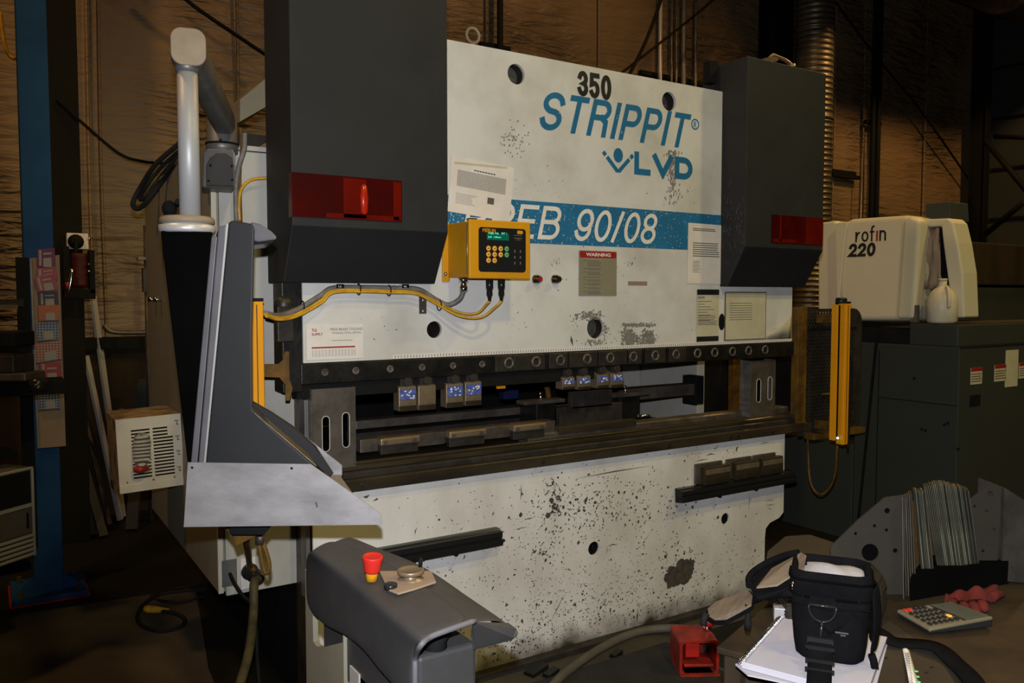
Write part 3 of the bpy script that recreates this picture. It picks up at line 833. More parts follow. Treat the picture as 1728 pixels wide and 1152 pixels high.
for (u0, v0, u1, v1, w) in ((968, 808, 1101, 785, .005), (1101, 785, 1102, 791, .005), (927, 1052, 955, 996, .004), (1024, 921, 1042, 919, .005), (1024, 921, 1023, 935, .003),
                            (1265, 829, 1263, 862, .0035), (1289, 845, 1308, 843, .003), (1291, 852, 1308, 850, .003), (878, 846, 879, 816, .005), (1190, 769, 1208, 766, .006), (1170, 779, 1196, 774, .004),
                            (1281, 749, 1299, 746, .004), (1243, 764, 1247, 752, .009), (1082, 922, 1101, 892, .002), (700, 903, 704, 889, .005), (780, 944, 783, 934, .007), (920, 819, 936, 816, .005),
                            (865, 894, 893, 888, .003), (883, 876, 900, 873, .005), (1075, 1052, 1076, 1030, .010), (1150, 1000, 1151, 990, .009), (612, 838, 624, 834, .010), (628, 846, 638, 843, .008)):
    p = PY(u0, v0, 0); q = PY(u1, v1, 0); streak(mb, (p.x, p.z), (q.x, q.z), w)
# the big bare patch right of centre
p = PY(1149, 966, 0)
for k in range(40):
    a_ = random.random() * 2 * PI; rr_ = random.random() ** .5
    splat(mb, p.x + .085 * rr_ * math.cos(a_), p.z + .048 * rr_ * math.sin(a_) + .01 * math.cos(a_), .034, .026, 9)
q = PY(1130, 985, 0); mb.add([V((q.x - .016, -.001, q.z - .02)), V((q.x + .010, -.001, q.z - .02)), V((q.x + .014, -.001, q.z + .04)), V((q.x - .020, -.001, q.z + .04))], [(0, 1, 2, 3)])
mb.build('paint_chips', 'chip', BED, kind='stuff')
MB().box((.95, -.045, 0), (3.30, .0, .03)).build('foot_rail', 'dark_steel', PB, bevel=.004)
MB().box((.95, .09, 0), (3.40, 1.6, .8)).build('bed_body', 'black', PB)

# ---- die holder rails along the top of the bed
mb = MB(); xl, xr = .93, 3.57
def yz(poly, x0=xl, x1=xr): mb.prism([V((x0, y, z)) for y, z in poly], (x1 - x0, 0, 0))
yz([(-.035, .826), (.03, .826), (.03, .872), (-.028, .872), (-.035, .866)])
mb.build('lower_die_rail', 'brown_steel', PB, bevel=.002)
mb = MB(); yz([(-.020, .872), (.04, .872), (.04, .896), (-.012, .896), (-.020, .890)]); mb.build('middle_die_rail', 'dark_steel', PB, bevel=.002)
mb = MB(); yz([(-.012, .898), (.012, .898), (.016, .906), (.020, .916), (-.004, .916), (-.012, .911)]); yz([(.030, .898), (.060, .898), (.060, .918), (.036, .918)])
mb.build('die_block', 'brown_steel', PB, bevel=.0015)
mb = MB(); yz([(.075, .83), (.150, .83), (.150, .936), (.142, .942), (.082, .942), (.075, .936)], 1.9, 3.55); mb.build('rear_die_rail', 'dull_steel', PB, bevel=.002)
mb = MB(); yz([(.065, .83), (.30, .83), (.30, .900), (.065, .900)], xl, 3.45); mb.build('bed_top', 'oily_black', PB)
mb = MB()
for x in (1.02, 1.055, 1.12, 1.9, 2.6, 3.0, 3.05, 3.3):
    MB().cyl((x, -.034, .848), (x, -.045, .848), .009, n=6, smooth=False).build('rail_bolt', 'dark_steel', PB)

# ---- upper tool clamp along the bottom of the ram
mb = MB(); mb.box((RX0 - .01, -.004, 1.215), (RX1 + .02, .075, 1.288)); mb.build('clamp_bar', 'oily_black', PB, bevel=.004)
mb = MB(); mb.box((RX0 - .02, .012, 1.165), (2.2, .07, 1.213)); mb.prism([(RX0 - .02, .01, 1.213), (RX0 + .03, .01, 1.165), (RX0 + .03, .01, 1.213)], (0, .06, 0)); mb.build('tool_groove', 'black', PB)
mb = MB()
for u in (548, 600, 658, 712, 764, 813):
    p = PY(u, 626, -.005); MB().lathe((p.x, -.004, 1.255), (0, -1, 0), [(.014, 0), (.014, .006), (.008, .007), (.008, .002)], 12).build('clamp_bolt', 'dull_steel', PB)
mb = MB()
for i, u in enumerate((858, 904, 945, 990, 1029, 1068, 1105, 1140, 1176, 1205, 1235, 1262, 1290)):
    p = PY(u, 605, -.005); MB().torus((p.x, -.008, 1.254), EY, .019, .006, 14, 6).build('clamp_washer', 'dull_steel', PB)
mb = MB()
for u0, u1 in ((837, 868), (868, 922), (928, 960), (962, 1010), (1012, 1060), (1062, 1085), (1090, 1125), (1130, 1160)):
    a = PY(u0, 605, -.01).x; b = PY(u1, 605, -.01).x; MB().box((a, -.007, 1.222), (b - .004, .0, 1.284)).build('clamp_plate', 'dark_steel', PB, bevel=.002)

# ---- cylinder covers with red windows
def cover(x0, x1, ztop, label_side):
    Yf = -.15; zb_, zk = 1.567, 1.75
    wx0, wx1 = x0 - .001, None
    out = [(-.15, zk), (-.15, ztop), (.13, ztop), (.13, zb_), (-.045, zb_)]
    mb = MB(); mb.prism([V((x0, y, z)) for y, z in out], (x1 - x0, 0, 0))
    c_ = mb.build('cylinder_cover', 'charcoal', PB, bevel=.004)
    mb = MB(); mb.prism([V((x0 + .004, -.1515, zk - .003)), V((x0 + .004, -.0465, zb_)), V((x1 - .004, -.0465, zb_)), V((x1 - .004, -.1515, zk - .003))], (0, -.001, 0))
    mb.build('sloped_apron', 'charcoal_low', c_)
    return c_
CL = cover(.837, 1.404, 2.95, 'left')
CR = cover(2.946, 3.505, 2.61, 'right')
mb = MB()
for k in range(70):
    y = random.uniform(-.145, .0); z = random.gauss(1.84, .07); l_ = random.uniform(.008, .035); sl_ = random.gauss(0, .3)
    if z > 1.66: mb.add([(2.9452, y, z), (2.9452, y + .0012, z), (2.9452, y + .0006 + sl_ * l_, z + l_)], [(0, 1, 2)])
mb.build('scratches', 'smear', CR, kind='stuff')
def red_window(c_, x0, x1, z0, z1, wrapped, hot):
    mb = MB()
    # recessed pane with a slim frame behind it
    mb.box((x0, -.1535, z0), (x1, -.1505, z1))
    if wrapped: mb.box((x0 - .0035, -.1535, z0), (x0, -.118, z1))
    w = mb.build('red_window', 'red_light', c_)
    mb = MB(); cx = x0 + (x1 - x0) * hot
    mb.lathe((cx, -.154, (z0 + z1) / 2 - .045), EZ, [(.002, 0), (.020, .01), (.024, .045), (.020, .08), (.002, .09)], 16)
    return w
wl = red_window(CL, .840, 1.222, 1.776, 1.918, True, .6)
p0 = PY(1302, 362, -.15); p1 = PY(1384, 408, -.15)
wr_ = red_window(CR, p0.x, 3.500, 1.772, 1.905, False, .2)
# ribs behind the panes, and a bright red body painting the flash's reflection
M['red_glint'] = mat('red_glint_paint', lin(.42, .018, .004), lin(.3, .012, .003), rough=.25, scale=9, coat=.5)
M['red_mid'] = mat('red_lens', lin(.115, .005, .0015), lin(.075, .003, .001), rough=.25, scale=5)
mb = MB(); mb.box((1.01, -.1545, 1.782), (1.09, -.1535, 1.912)); mb.box((1.19, -.1545, 1.782), (1.218, -.1535, 1.912)); mb.box((.95, -.1545, 1.778), (1.21, -.1535, 1.794)); mb.build('lens_panel', 'red_mid', wl)
mb = MB(); mb.lathe((1.083, -.146, 1.79), EZ, [(.003, 0), (.014, .012), (.017, .06), (.013, .10), (.003, .115)], 16); mb.build('light_spot', 'red_glint', wl)
mb = MB(); mb.box((3.18, -.1545, 1.780), (3.19, -.1535, 1.905)); mb.box((p0.x + .01, -.1545, 1.776), (3.30, -.1535, 1.792)); mb.box((3.37, -.1545, 1.774), (3.498, -.1535, 1.903)); mb.build('lens_panel', 'red_mid', wr_)
# fittings on top of the right cover
mb = MB()
mb.box((3.14, -.10, 2.61), (3.36, -.02, 2.622)); mb.obox((3.18, -.07, 2.645), (1, 0, .3), EY, (-.3, 0, 1), .05, .015, .012)
mb.cyl((3.22, -.06, 2.62), (3.22, -.06, 2.67), .018); mb.cyl((3.33, -.08, 2.62), (3.33, -.08, 2.645), .02); mb.tube([(3.15, -.07, 2.63), (3.20, -.08, 2.67), (3.28, -.08, 2.66), (3.34, -.08, 2.64)], .009)
mb.build('hydraulic_fittings', 'bronze_steel', PB)
MB().box((2.88, .02, 2.52), (2.93, .06, 2.62)).build('switch_block', 'black', PB)

# ---- side frames (C shaped), left cabinet, back panel
def cframe(x0, x1, m):
    out = [(.10, .0), (1.7, .0), (1.7, 2.15), (.10, 2.15), (.10, 1.32), (.50, 1.30), (.53, 1.27), (.53, .85), (.50, .82), (.10, .80)]
    return MB().prism([V((x0, y, z)) for y, z in out], (x1 - x0, 0, 0)).build('side_frame', m, PB, bevel=.006)
cframe(.985, 1.045, 'cab_paint'); cframe(3.34, 3.40, 'cab_paint')
MB().box((1.0, 1.62, .8), (3.36, 1.68, 2.1)).build('back_panel', 'black', PB)
MB().box((1.05, .30, 2.1), (3.35, 1.5, 2.2)).build('crown_beam', 'dark_steel', PB)
CX0, CY0, CZ0, CZ1 = .667, .20, .455, 2.05
mb = MB(); mb.box((CX0, CY0 + .015, CZ0 + .01), (.985, 1.60, CZ1)); CAB = mb.build('electrical_cabinet', 'side_paint', PB, bevel=.004)
mb = MB(); mb.box((CX0 + .024, CY0 - .004, CZ0), (.965, CY0 + .014, CZ1)); mb.build('cabinet_door', 'cab_paint', CAB, bevel=.003)
mb = MB(); mb.box((CX0 - .001, CY0 + .002, CZ0 + .01), (CX0 + .017, CY0 + .015, CZ1)); mb.build('corner_strip', 'beige', CAB, bevel=.002)
mb = MB(); mb.box((CX0 + .03, CY0 - .008, CZ1 - .022), (.965, CY0 - .004, CZ1 - .018)); mb.build('door_seam', 'dark_steel', CAB)
# hinges on the side face
mb = MB()
p = PX(262, 505, CX0)
for dy in (-.05, .05):
    q = PX(268 + dy * 90, 505, CX0); mb.cyl((CX0 - .035, q.y, q.z), (CX0, q.y, q.z), .010, n=10)
mb.build('side_latch', 'chrome', CAB)
# outlet plates and plug at the cabinet foot
p0 = PY(374, 946, CY0 - .005); p1 = PY(400, 986, CY0 - .005)
MB().box((p0.x, CY0 - .009, p1.z), (p1.x, CY0 - .004, p0.z)).build('blank_cover', 'alu_dark', CAB, bevel=.001)
p0 = PY(405, 942, CY0 - .005); p1 = PY(431, 989, CY0 - .005)
MB().box((p0.x, CY0 - .012, p1.z), (p1.x, CY0 - .004, p0.z)).build('socket_plate', 'paper', CAB, bevel=.001)
pc = PY(421, 964, CY0 - .02)
mb = MB(); mb.lathe((pc.x, CY0 - .01, pc.z), (.2, -1, -.15), [(.030, 0), (.030, .014), (.026, .016), (.026, .045), (.018, .055), (.018, .085)], 18); mb.build('plug', 'gloss_black', CAB)
# dark ram guide and valve blocks left of the ram plate
mb = MB(); a = PY(478, 560, .02); mb.box((a.x - .01, .0, 1.19), (.915, .10, 1.57)); mb.build('ram_guide', 'oily_black', PB, bevel=.004)
mb = MB(); p0 = PY(466, 527, -.02); p1 = PY(494, 576, -.02); mb.box((p0.x, -.035, p1.z), (p1.x, .01, p0.z + .02))
mb.lathe((PY(480, 520, -.02).x, -.01, p0.z + .015), EZ, [(.032, 0), (.032, .02), (.024, .034), (.006, .04)], 16)
mb.build('limit_switch', 'dark_steel', PB, bevel=.003)
mb = MB(); a = PY(500, 800, .05).x; mb.box((.925, .02, .45), (.94, .08, 1.16)); mb.build('edge_strip', 'alu_dark', PB, bevel=.002)
MB().box((.945, .10, .02), (.985, .2, 1.15)).build('frame_edge', 'brown_steel', PB)
# grey sloping tank housing behind the arm bracket
mb = MB(); p = [PY(405, 205, .75), PY(405, 168, .75), PY(470, 115, .75), PY(470, 168, .75)]
mb.prism(p, (.0, .6, 0)); mb.build('tank_housing', 'side_paint', PB)
mb = MB(); mb.box((PY(402, 230, .76).x, .76, 2.06), (1.6, 1.5, 2.2)); mb.build('tank_base', 'dark_steel', PB)
# left-hand hanging hoses behind the cabinet
cable('hydraulic_hose', [PY(305, 240, .9), PY(262, 278, 1.0), PY(236, 318, 1.1), PY(224, 343, 1.1), PY(233, 352, 1.1), PY(252, 335, 1.05), PY(278, 300, 1.0), PY(300, 275, .8)], .011, 'rubber', 'black hydraulic hose looping out behind the cabinet, outer loop')
cable('hydraulic_hose', [PY(305, 252, 1.0), PY(272, 282, 1.15), PY(248, 312, 1.2), PY(236, 335, 1.25), PY(246, 332, 1.2), PY(270, 300, 1.2), PY(300, 262, 1.1)], .009, 'rubber', 'black hydraulic hose looping out behind the cabinet, inner loop')

p = PT(286, 352, 2.5); mb = MB(); mb.ball(p, (.022, .02, .025)); mb.tube([p, p + V((.03, 0, .02)), PT(300, 340, 2.4)], .009); mb.cyl(p, p - V((0, 0, .04)), .010)
mb.build('side_knob', 'black', PB)
MB().box((3.50, 1.15, 0), (4.45, 1.55, 1.50)).build('dark_backdrop_box', 'black', label='added black box darkening the view behind the right end of the press', cat='cabinet', bevel=.01)  # made-up box that keeps the view past the press dark

# ================================================================ THINGS ON THE RAM
# ---- yellow keypad box
bX0 = PY(750, 470, 0).x; d_ = .183
bX1 = PY(895, 470, -d_).x
bz1 = PY(895, 376, -d_).z + .002; bz0 = PY(895, 471, -d_).z
KB = thing('keypad_box', 'yellow steel keypad box with a black panel and green display on the ram', 'control box', ((bX0 + bX1) / 2, -d_ / 2, bz0))
MB().box((bX0 + .012, -d_ + .016, bz0 + .006), (bX1 - .006, -.001, bz1 - .006)).build('housing', 'yellow', KB, bevel=.004)
MB().box((bX0 + .004, -d_, bz0), (bX1, -d_ + .016, bz1)).build('lid', 'yellow', KB, bevel=.004)
MB().box((bX0 - .012, -.008, bz0 - .01), (bX0 + .02, -.001, bz1 - .002)).build('mounting_flange', 'yellow', KB, bevel=.002)
mb = MB(); mb.tube([(bX0 + .006, -d_ + .018, bz0 + .015), (bX0 + .006, -d_ + .018, bz1 - .015)], .0035, 8); mb.build('hinge', 'bronze_steel', KB)
mb = MB(); mb.ball((bX0 - .002, -.012, bz0 + .02), .008); mb.box((bX0 + .01, -d_ + .004, bz1 - .001), (bX0 + .04, -d_ + .03, bz1 + .004)); mb.build('screw', 'chrome', KB)
W_ = bX1 - bX0; H_ = bz1 - bz0; Yp = -d_ - .001
def bp_(a, b):  # panel coordinates 0..1 of the lid (from its left/bottom)
    return bX0 + W_ * a, bz0 + H_ * b
xa, za = bp_(.16, .115); xb, zb2 = bp_(.92, .875)
PAN = MB().plate(rrect(xa, za, xb, zb2, .012), [], (0, Yp, 0), EX, EZ, (0, .001, 0)).build('keypad_panel', 'gloss_black', KB)
def pp(a, b): return xa + (xb - xa) * a, za + (zb2 - za) * b
M['lcd_green'] = mat('green_display_glass', lin(.004, .05, .035), rough=.2, emit=(.0, .22, .13, 1), estr=.25)
M['lcd_text'] = mat('green_display_text', lin(.1, .5, .35), rough=.4, emit=(.12, 1, .62, 1), estr=.75)
x, z = pp(.17, .72); x2, z2 = pp(.63, .86)
D = MB().box((x, Yp - .0008, z), (x2, Yp, z2)).build('display', 'lcd_green', KB)
lettering('display_text', 'Angle Adj.   SET 1', (x + .004, Yp - .0008, z + .020), EX, EZ, (x2 - x) * .86, .0085, 'lcd_text', D, offset=.01)
lettering('display_text', 'Job  1.8mm', (x + .004, Yp - .0008, z + .006), EX, EZ, (x2 - x) * .58, .0085, 'lcd_text', D, offset=.01)
x, z = pp(.06, .89); lettering('lettering', 'MERLIN', (x + .004, Yp, z), EX, EZ, .055, .013, 'yellow', PAN, offset=.02)
M['key_green'] = mat('green_key', lin(.10, .32, .12), rough=.4); M['key_yellow'] = mat('yellow_key', lin(.66, .33, .05), rough=.4)
for r_, row in enumerate(('yyyg', 'yyyg', 'yy')):
    for c_, k in enumerate(row):
        x, z = pp(.20 + c_ * .128, .53 - r_ * .135)
        kk = MB().lathe((x, Yp, z), (0, -1, 0), [(.0098, 0), (.0098, .0015), (.0085, .0022), (.001, .0022)], 16).build('key', 'key_yellow' if k == 'y' else 'key_green', KB)
        MB().box((x - .004, Yp - .0026, z - .0012), (x + .004, Yp - .0022, z + .0012)).build('key_mark', 'black', kk)
x, z = pp(.81, .88); MB().plate(rrect(x, z, x + .025, z + .013, .004), [], (0, Yp - .001, 0), EX, EZ, (0, .001, 0)).build('badge', 'yellow', KB)
mb = MB()
for r_ in range(3):
    for c_ in range(2):
        x, z = pp(.76 + .12 * c_, .50 - .135 * r_); mb.add([(x - .003, Yp - .0006, z - .003), (x + .003, Yp - .0006, z - .003), (x, Yp - .0006, z + .003)], [(0, 1, 2)])
        mb.box((x - .004, Yp - .0006, z - .007), (x + .004, Yp - .0003, z - .006))
x, z = pp(.74, .78); mb.box((x, Yp - .0006, z), (x + .036, Yp - .0003, z + .0015)); mb.box((x + .01, Yp - .0006, z - .006), (x + .03, Yp - .0003, z - .005)); mb.box((x, Yp - .0006, z + .01), (x + .036, Yp - .0003, z + .011))
mb.build('panel_print', 'print_light', PAN, kind='stuff')
# connectors below and the cable run
q0 = PY(782, 480, -.07); mb = MB(); mb.lathe((q0.x, -.07, bz0 + .003), (0, 0, -1), [(.018, 0), (.018, .012), (.013, .014), (.013, .03), (.016, .032), (.016, .045), (.011, .05)], 14); mb.build('conduit_gland', 'chrome', KB)
gl = []
for i, u in enumerate((826, 846)):
    q = PY(u, 480, -.12); gl.append(q)
    mb = MB(); mb.lathe((q.x, -.12, bz0 + .003), (0, 0, -1), [(.014, 0), (.014, .035), (.011, .04), (.012, .06), (.008, .068), (.006, .085)], 12); mb.build('cable_connector', 'gloss_black', KB)
yc = -.018
run = [PY(447, 530, -.16), PY(470, 536, -.10), PY(500, 530, -.05), PY(540, 508, -.03), PY(560, 491, yc - .01), PY(610, 489, yc - .01), PY(660, 491, yc - .01), PY(700, 493, yc - .01)]
cable('sensor_cable', run + [PY(735, 508, -.03), PY(775, 527, -.05), PY(805, 528, -.08), PY(822, 512, -.115), V((gl[0].x, -.12, bz0 - .082))], .0050, 'cable_yellow', 'yellow cable along the ram to the left plug of the keypad box')
run2 = [p + V((0, -.012, -.006)) for p in run]
cable('sensor_cable', run2 + [PY(735, 512, -.04), PY(775, 533, -.06), PY(812, 535, -.09), PY(838, 516, -.118), V((gl[1].x, -.12, bz0 - .082))], .0050, 'cable_yellow', 'yellow cable along the ram to the right plug of the keypad box')
cd = cable('flexible_conduit', [PY(447, 528, -.14), PY(470, 532, -.08), PY(500, 523, -.04), PY(540, 499, -.02), PY(562, 486, yc), PY(610, 485, yc), PY(660, 486, yc), PY(705, 488, yc), PY(735, 505, -.02), PY(756, 514, -.04), PY(775, 505, -.06), V((q0.x, -.07, bz0 - .045))], .0095, 'cable_grey', 'grey flexible conduit along the ram to the bottom left of the keypad box')
mb = MB()
for (u, v) in ((572, 484), (682, 484)):
    p = PY(u, v, -.02); mb.box((p.x - .014, -.032, p.z - .004), (p.x + .014, -.001, p.z + .010)); mb.ball((p.x, -.034, p.z + .002), .006)
mb.build('conduit_clip', 'chrome', PB)
mb = MB()
for u, v in ((606, 488), (657, 490), (511, 517), (742, 515)):
    p = PY(u, v, -.03); mb.torus((p.x, -.026, p.z), EX, .019, .0022, 14, 5)
mb.build('cable_tie', 'black', PB)
# dull loops of cable on the cabinet front, left of the cover
cable('cable', [PY(455, 300, .16), PY(425, 303, .16), PY(408, 318, .16), PY(403, 345, .16), PY(404, 372, .16)], .0055, 'cable_yellow', 'thin yellow cable curving over the top of the cabinet beside the cover')
cable('cable', [PY(413, 224, .10), PY(412, 250, .12), PY(402, 285, .14), PY(398, 320, .16), PY(399, 375, .16)], .009, 'cable_grey', 'grey cable hanging from the bracket down the cabinet front')
cable('cable', [PY(406, 215, .10), PY(407, 250, .12), PY(405, 300, .16), PY(407, 380, .16)], .005, 'ochre', 'thin brown cable hanging behind the grey one at the cabinet front')

# ---- papers and plates on the ram
def doc(name, u0, v0, u1, v1, m, label, cat, th=.0015, rot=0.0, Y=-.0018):
    a = PY(u0, v0, Y); b = PY(u1, v1, Y)
    o = sheet(name, a.x, b.z, b.x, a.z, Y, m, th=th, rot=rot, label=label, cat=cat)
    return o, a.x, b.z, b.x, a.z, Y - th - .0005
o, x0, z0, x1, z1, Yq = doc('paper_notice', 1161, 376, 1218, 479, 'paper', 'white printed sheet taped over the right end of the blue stripe', 'paper', rot=-.01)
mb = lines_mb(x0 + .03, z1 - .035, x1 - .02, z1 - .02, Yq, 2, .5); mb.build('heading', 'print', o)
mb = lines_mb(x0 + .03, z1 - .155, x1 - .02, z1 - .085, Yq, 7, .4, .08); mb2 = lines_mb(x0 + .03, z0 + .05, x0 + .085, z1 - .17, Yq, 9, .25, .3)
mb.v += mb2.v; k = len(mb.v) - len(mb2.v); mb.f += [tuple(i + k for i in f) for f in mb2.f]; mb.sm += mb2.sm
mb.build('printed_lines', 'print', o, kind='stuff')
# sleeve with bending chart, tilted, left of the keypad box top
a = PY(757, 258, 0); b = PY(866, 290, 0); c = PY(858, 370, 0)
x0, x1, z1, z0 = PY(758, 300, 0).x, PY(863, 300, 0).x, PY(812, 272, 0).z, PY(812, 366, 0).z
cx, cz = (x0 + x1) / 2, (z0 + z1) / 2; rt = -.095
o = sheet('paper_notice', x0, z0, x1, z1, -.002, 'paper', rot=rt, label='plastic-sleeved bending chart hanging tilted above the yellow keypad box', cat='paper')
kw = dict(rot=rt, c=(cx, cz))
lines_mb(x0 + .03, cz - .005, x1 - .03, z1 - .05, -.0037, 15, .62, 0, 24, **kw).build('chart_rows', 'print_light', o, kind='stuff')
lines_mb(x0 + .03, cz - .005, x1 - .03, z1 - .05, -.0035, 15, .30, 0, 1, **kw).build('chart_rules', 'print', o, kind='stuff')
lines_mb(x0 + .10, z1 - .045, x1 - .08, z1 - .038, -.0037, 1, .7, 0, 8, **kw).build('heading', 'print', o)
mb = lines_mb(x0 + .03, z0 + .035, x0 + .14, cz - .03, -.0037, 7, .25, .4, **kw); mb.build('printed_lines', 'print_light', o, kind='stuff')
mb = lines_mb(x0 + .17, z0 + .055, x0 + .20, z0 + .08, -.0037, 1, 1.0, 0, **kw); mb.build('small_drawing', 'print', o)
MB().box((x0 + .02, -.004, z1 - .02), (x1 - .02, -.0036, z1 - .012)).build('sleeve_edge', 'yellowed_paper', o)
# warning plate
o, x0, z0, x1, z1, Yq = doc('warning_plate', 977, 422, 1040, 499, 'olive_plate', 'olive warning plate with a red WARNING band in the middle of the ram', 'sign')
q = MB().plate(rrect(x0 + .003, z1 - .030, x1 - .003, z1 - .003, .008), [], (0, Yq, 0), EX, EZ, (0, .0005, 0)).build('red_band', 'print_red', o)
lettering('lettering', 'WARNING', (x0 + .035, Yq - .0004, z1 - .024), EX, EZ, (x1 - x0) - .07, .015, 'paper', q, offset=.03)
mb = MB(); z = z1 - .042
for g_ in (5, 2, 3, 1, 2, 2, 2, 3):
    mb.box((x0 + .022, Yq - .0003, z - .002), (x0 + .036, Yq, z))
    for k in range(g_):
        mb.box((x0 + .044, Yq - .0003, z - .0015), (x0 + .044 + random.uniform(.06, .078), Yq, z)); z -= .0052
    z -= .0058
mb.build('printed_lines', 'print', o, kind='stuff')
# small label with black bands
o, x0, z0, x1, z1, Yq = doc('label_plate', 1176, 488, 1212, 575, 'yellowed_paper', 'narrow cream label with black bands at both ends, right part of the ram', 'label')
MB().box((x0, Yq - .0002, z1 - .026), (x1, Yq, z1)).build('black_band', 'black_letter', o); MB().box((x0, Yq - .0002, z0), (x1, Yq, z0 + .024)).build('black_band', 'black_letter', o)
lines_mb(x0 + .004, z0 + .08, x1 - .03, z1 - .05, Yq, 9, .2, .6).build('printed_lines', 'print', o, kind='stuff')
lines_mb(x0 + .008, z0 + .075, x1 - .008, z0 + .125, Yq - .0002, 6, .3, .2).build('printed_lines', 'print', o, kind='stuff')
MB().box((x0 + .004, Yq - .0002, z1 - .043), (x0 + .05, Yq, z1 - .032)).build('printed_heading', 'print_light', o)
# framed cream notice
o, x0, z0, x1, z1, Yq = doc('framed_notice', 1223, 492, 1291, 572, 'bronze_steel', 'cream notice in a thin tan frame under the right cylinder cover', 'sign', th=.004)
MB().box((x0 + .005, Yq - .0002, z0 + .005), (x1 - .005, Yq + .0008, z1 - .005)).build('sheet', 'yellowed_paper', o)
lines_mb(x0 + .03, z1 - .14, x0 + .19, z1 - .05, Yq - .0006, 8, .22, .05).build('printed_lines', 'print', o, kind='stuff')
# curled chart at the far right of the ram
mb = MB(); rows = []
a = PY(1290, 556, 0); b = PY(1334, 577, 0)
for i in range(9):
    x = a.x + (b.x - a.x) * i / 8; rows.append([V((x, -.002 - .03 * math.sin(PI * i / 8) * 0, z)) for z in (1.305, 1.39)])
for i in range(9):
    x = a.x - .0 + (b.x - a.x) * i / 8
    f_ = i / 8; rows[i][1] = V((x, -.004 - .035 * (1 - abs(2 * f_ - 1)), 1.33 + .09 * f_))
mb.grid(rows); o = mb.build('curled_chart', 'yellowed_paper', label='torn printed chart curling off the bottom right corner of the ram', cat='paper', solid=.0012)
lines_mb(a.x + .06, 1.312, b.x - .01, 1.36, -.0055, 7, .2, .1).build('printed_lines', 'print_light', o, kind='stuff')
# tooling chart bottom left
x0, x1 = PY(517, 580, 0).x, PY(612, 580, 0).x; z1 = PY(612, 546, 0).z; z0 = 1.300
o = sheet('tooling_chart', x0, z0, x1, z1, -.0018, 'paper', label='white tooling chart with a red rule at the bottom left of the ram', cat='paper')
Yq = -.0036
MB().box((x0 + .018, Yq, z1 - .083), (x1 - .03, Yq + .0005, z1 - .078)).build('red_rule', 'print_red', o)
lettering('lettering', 'TLS', (x0 + .018, Yq, z1 - .024), EX, EZ, .018, .010, 'print_red', o, offset=.03)
lettering('lettering', 'SUPPLY', (x0 + .018, Yq, z1 - .038), EX, EZ, .04, .009, 'print_red', o, offset=.02)
lettering('lettering', 'PRESS BRAKE TOOLING', (x0 + .085, Yq, z1 - .022), EX, EZ, .12, .009, 'print', o)
lettering('lettering', 'TONNAGE TOTAL (90TON)', (x0 + .09, Yq, z1 - .036), EX, EZ, .11, .009, 'print', o)
lines_mb(x0 + .02, z0 + .01, x1 - .03, z1 - .088, Yq, 18, .12, 0).build('chart_rules', 'print_light', o, kind='stuff')
mb = MB()
for k in range(14):
    x = x0 + .02 + k * (x1 - x0 - .05) / 13; mb.box((x, Yq, z0 + .01), (x + .0008, Yq + .0004, z1 - .088))
mb.build('chart_columns', 'print_light', o, kind='stuff')
MB().box((x0 + .09, Yq, z1 - .058), (x1 - .04, Yq + .0003, z1 - .056)).build('rule', 'print_light', o)

# ================================================================ TOOLS IN THE GAP
def punch_holder(u0, u1, v0, v1, Y, sticker, label, first=None):
    a = PY(u0, v0, Y); b = PY(u1, v1, Y)
    t = thing('tool_holder', label, 'clamp', ((a.x + b.x) / 2, Y + .03, b.z), 'blue-stickered tool holders hanging under the ram')
    mb = MB(); mb.prism([V((a.x, Y, a.z)), V((a.x, Y, b.z)), V((a.x, Y + .05, b.z)), V((a.x, Y + .05, a.z + .02))], (b.x - a.x, 0, 0)); mb.build('body', 'bronze_steel', t, bevel=.003)
    mb = MB(); mb.box((a.x + .01, Y + .01, a.z), (b.x - .01, Y + .045, 1.214)); mb.cyl(((a.x + b.x) / 2, Y - .004, a.z + .022), ((a.x + b.x) / 2, Y + .02, a.z + .022), .016, n=12); mb.build('lever', 'dark_steel', t)
    h = a.z - b.z
    MB().box((a.x + .001, Y - .001, b.z), (b.x - .001, Y, b.z + h * .22)).build('jaw', 'brown_steel', t)
    if sticker:
        s_ = MB().box((a.x + .004, Y - .0025, b.z + h * .48), (b.x - .004, Y - .0012, a.z - h * .08)).build('sticker', 'blue_tag', t)
        mb = MB()
        for k in range(10): splat(mb, random.uniform(a.x + .012, b.x - .012), random.uniform(b.z + h * .5, a.z - h * .12), .006, .004, 5, Y=Y - .0030)
        mb.build('scuffs', 'paper', s_, kind='stuff')
    return t
M['blue_tag'] = mat('scuffed_blue_sticker', lin(.025, .05, .30), lin(.10, .13, .24), rough=.35, scale=60)
punch_holder(673, 703, 654, 692, .0, True, 'tan tool holder with blue sticker, first from the left')
punch_holder(706, 736, 652, 690, .0, False, 'bare tan tool holder without sticker, second from the left')
punch_holder(753, 782, 649, 686, .0, True, 'tan tool holder with blue sticker, third from the left')
punch_holder(785, 813, 646, 683, .0, True, 'tan tool holder with chipped blue sticker, fourth from the left')
punch_holder(949, 970, 638, 656, .0, True, 'grey tool holder with sticker, leftmost of the right-hand four')
punch_holder(975, 997, 636, 656, .0, True, 'tool holder with bright blue sticker, second of the right-hand four')
punch_holder(1008, 1027, 633, 654, .0, True, 'tool holder with rusty sticker, third of the right-hand four')
punch_holder(1031, 1052, 631, 653, .0, True, 'tool holder with blue sticker, rightmost of the right-hand four')
p = PY(840, 633, .1); q = PY(853, 655, .1)
t = MB().box((p.x, .1, q.z), (q.x, .112, p.z)).build('orange_tag', 'curtain_yellow', label='small orange tag hanging in the gap between the tool holders', cat='tag')
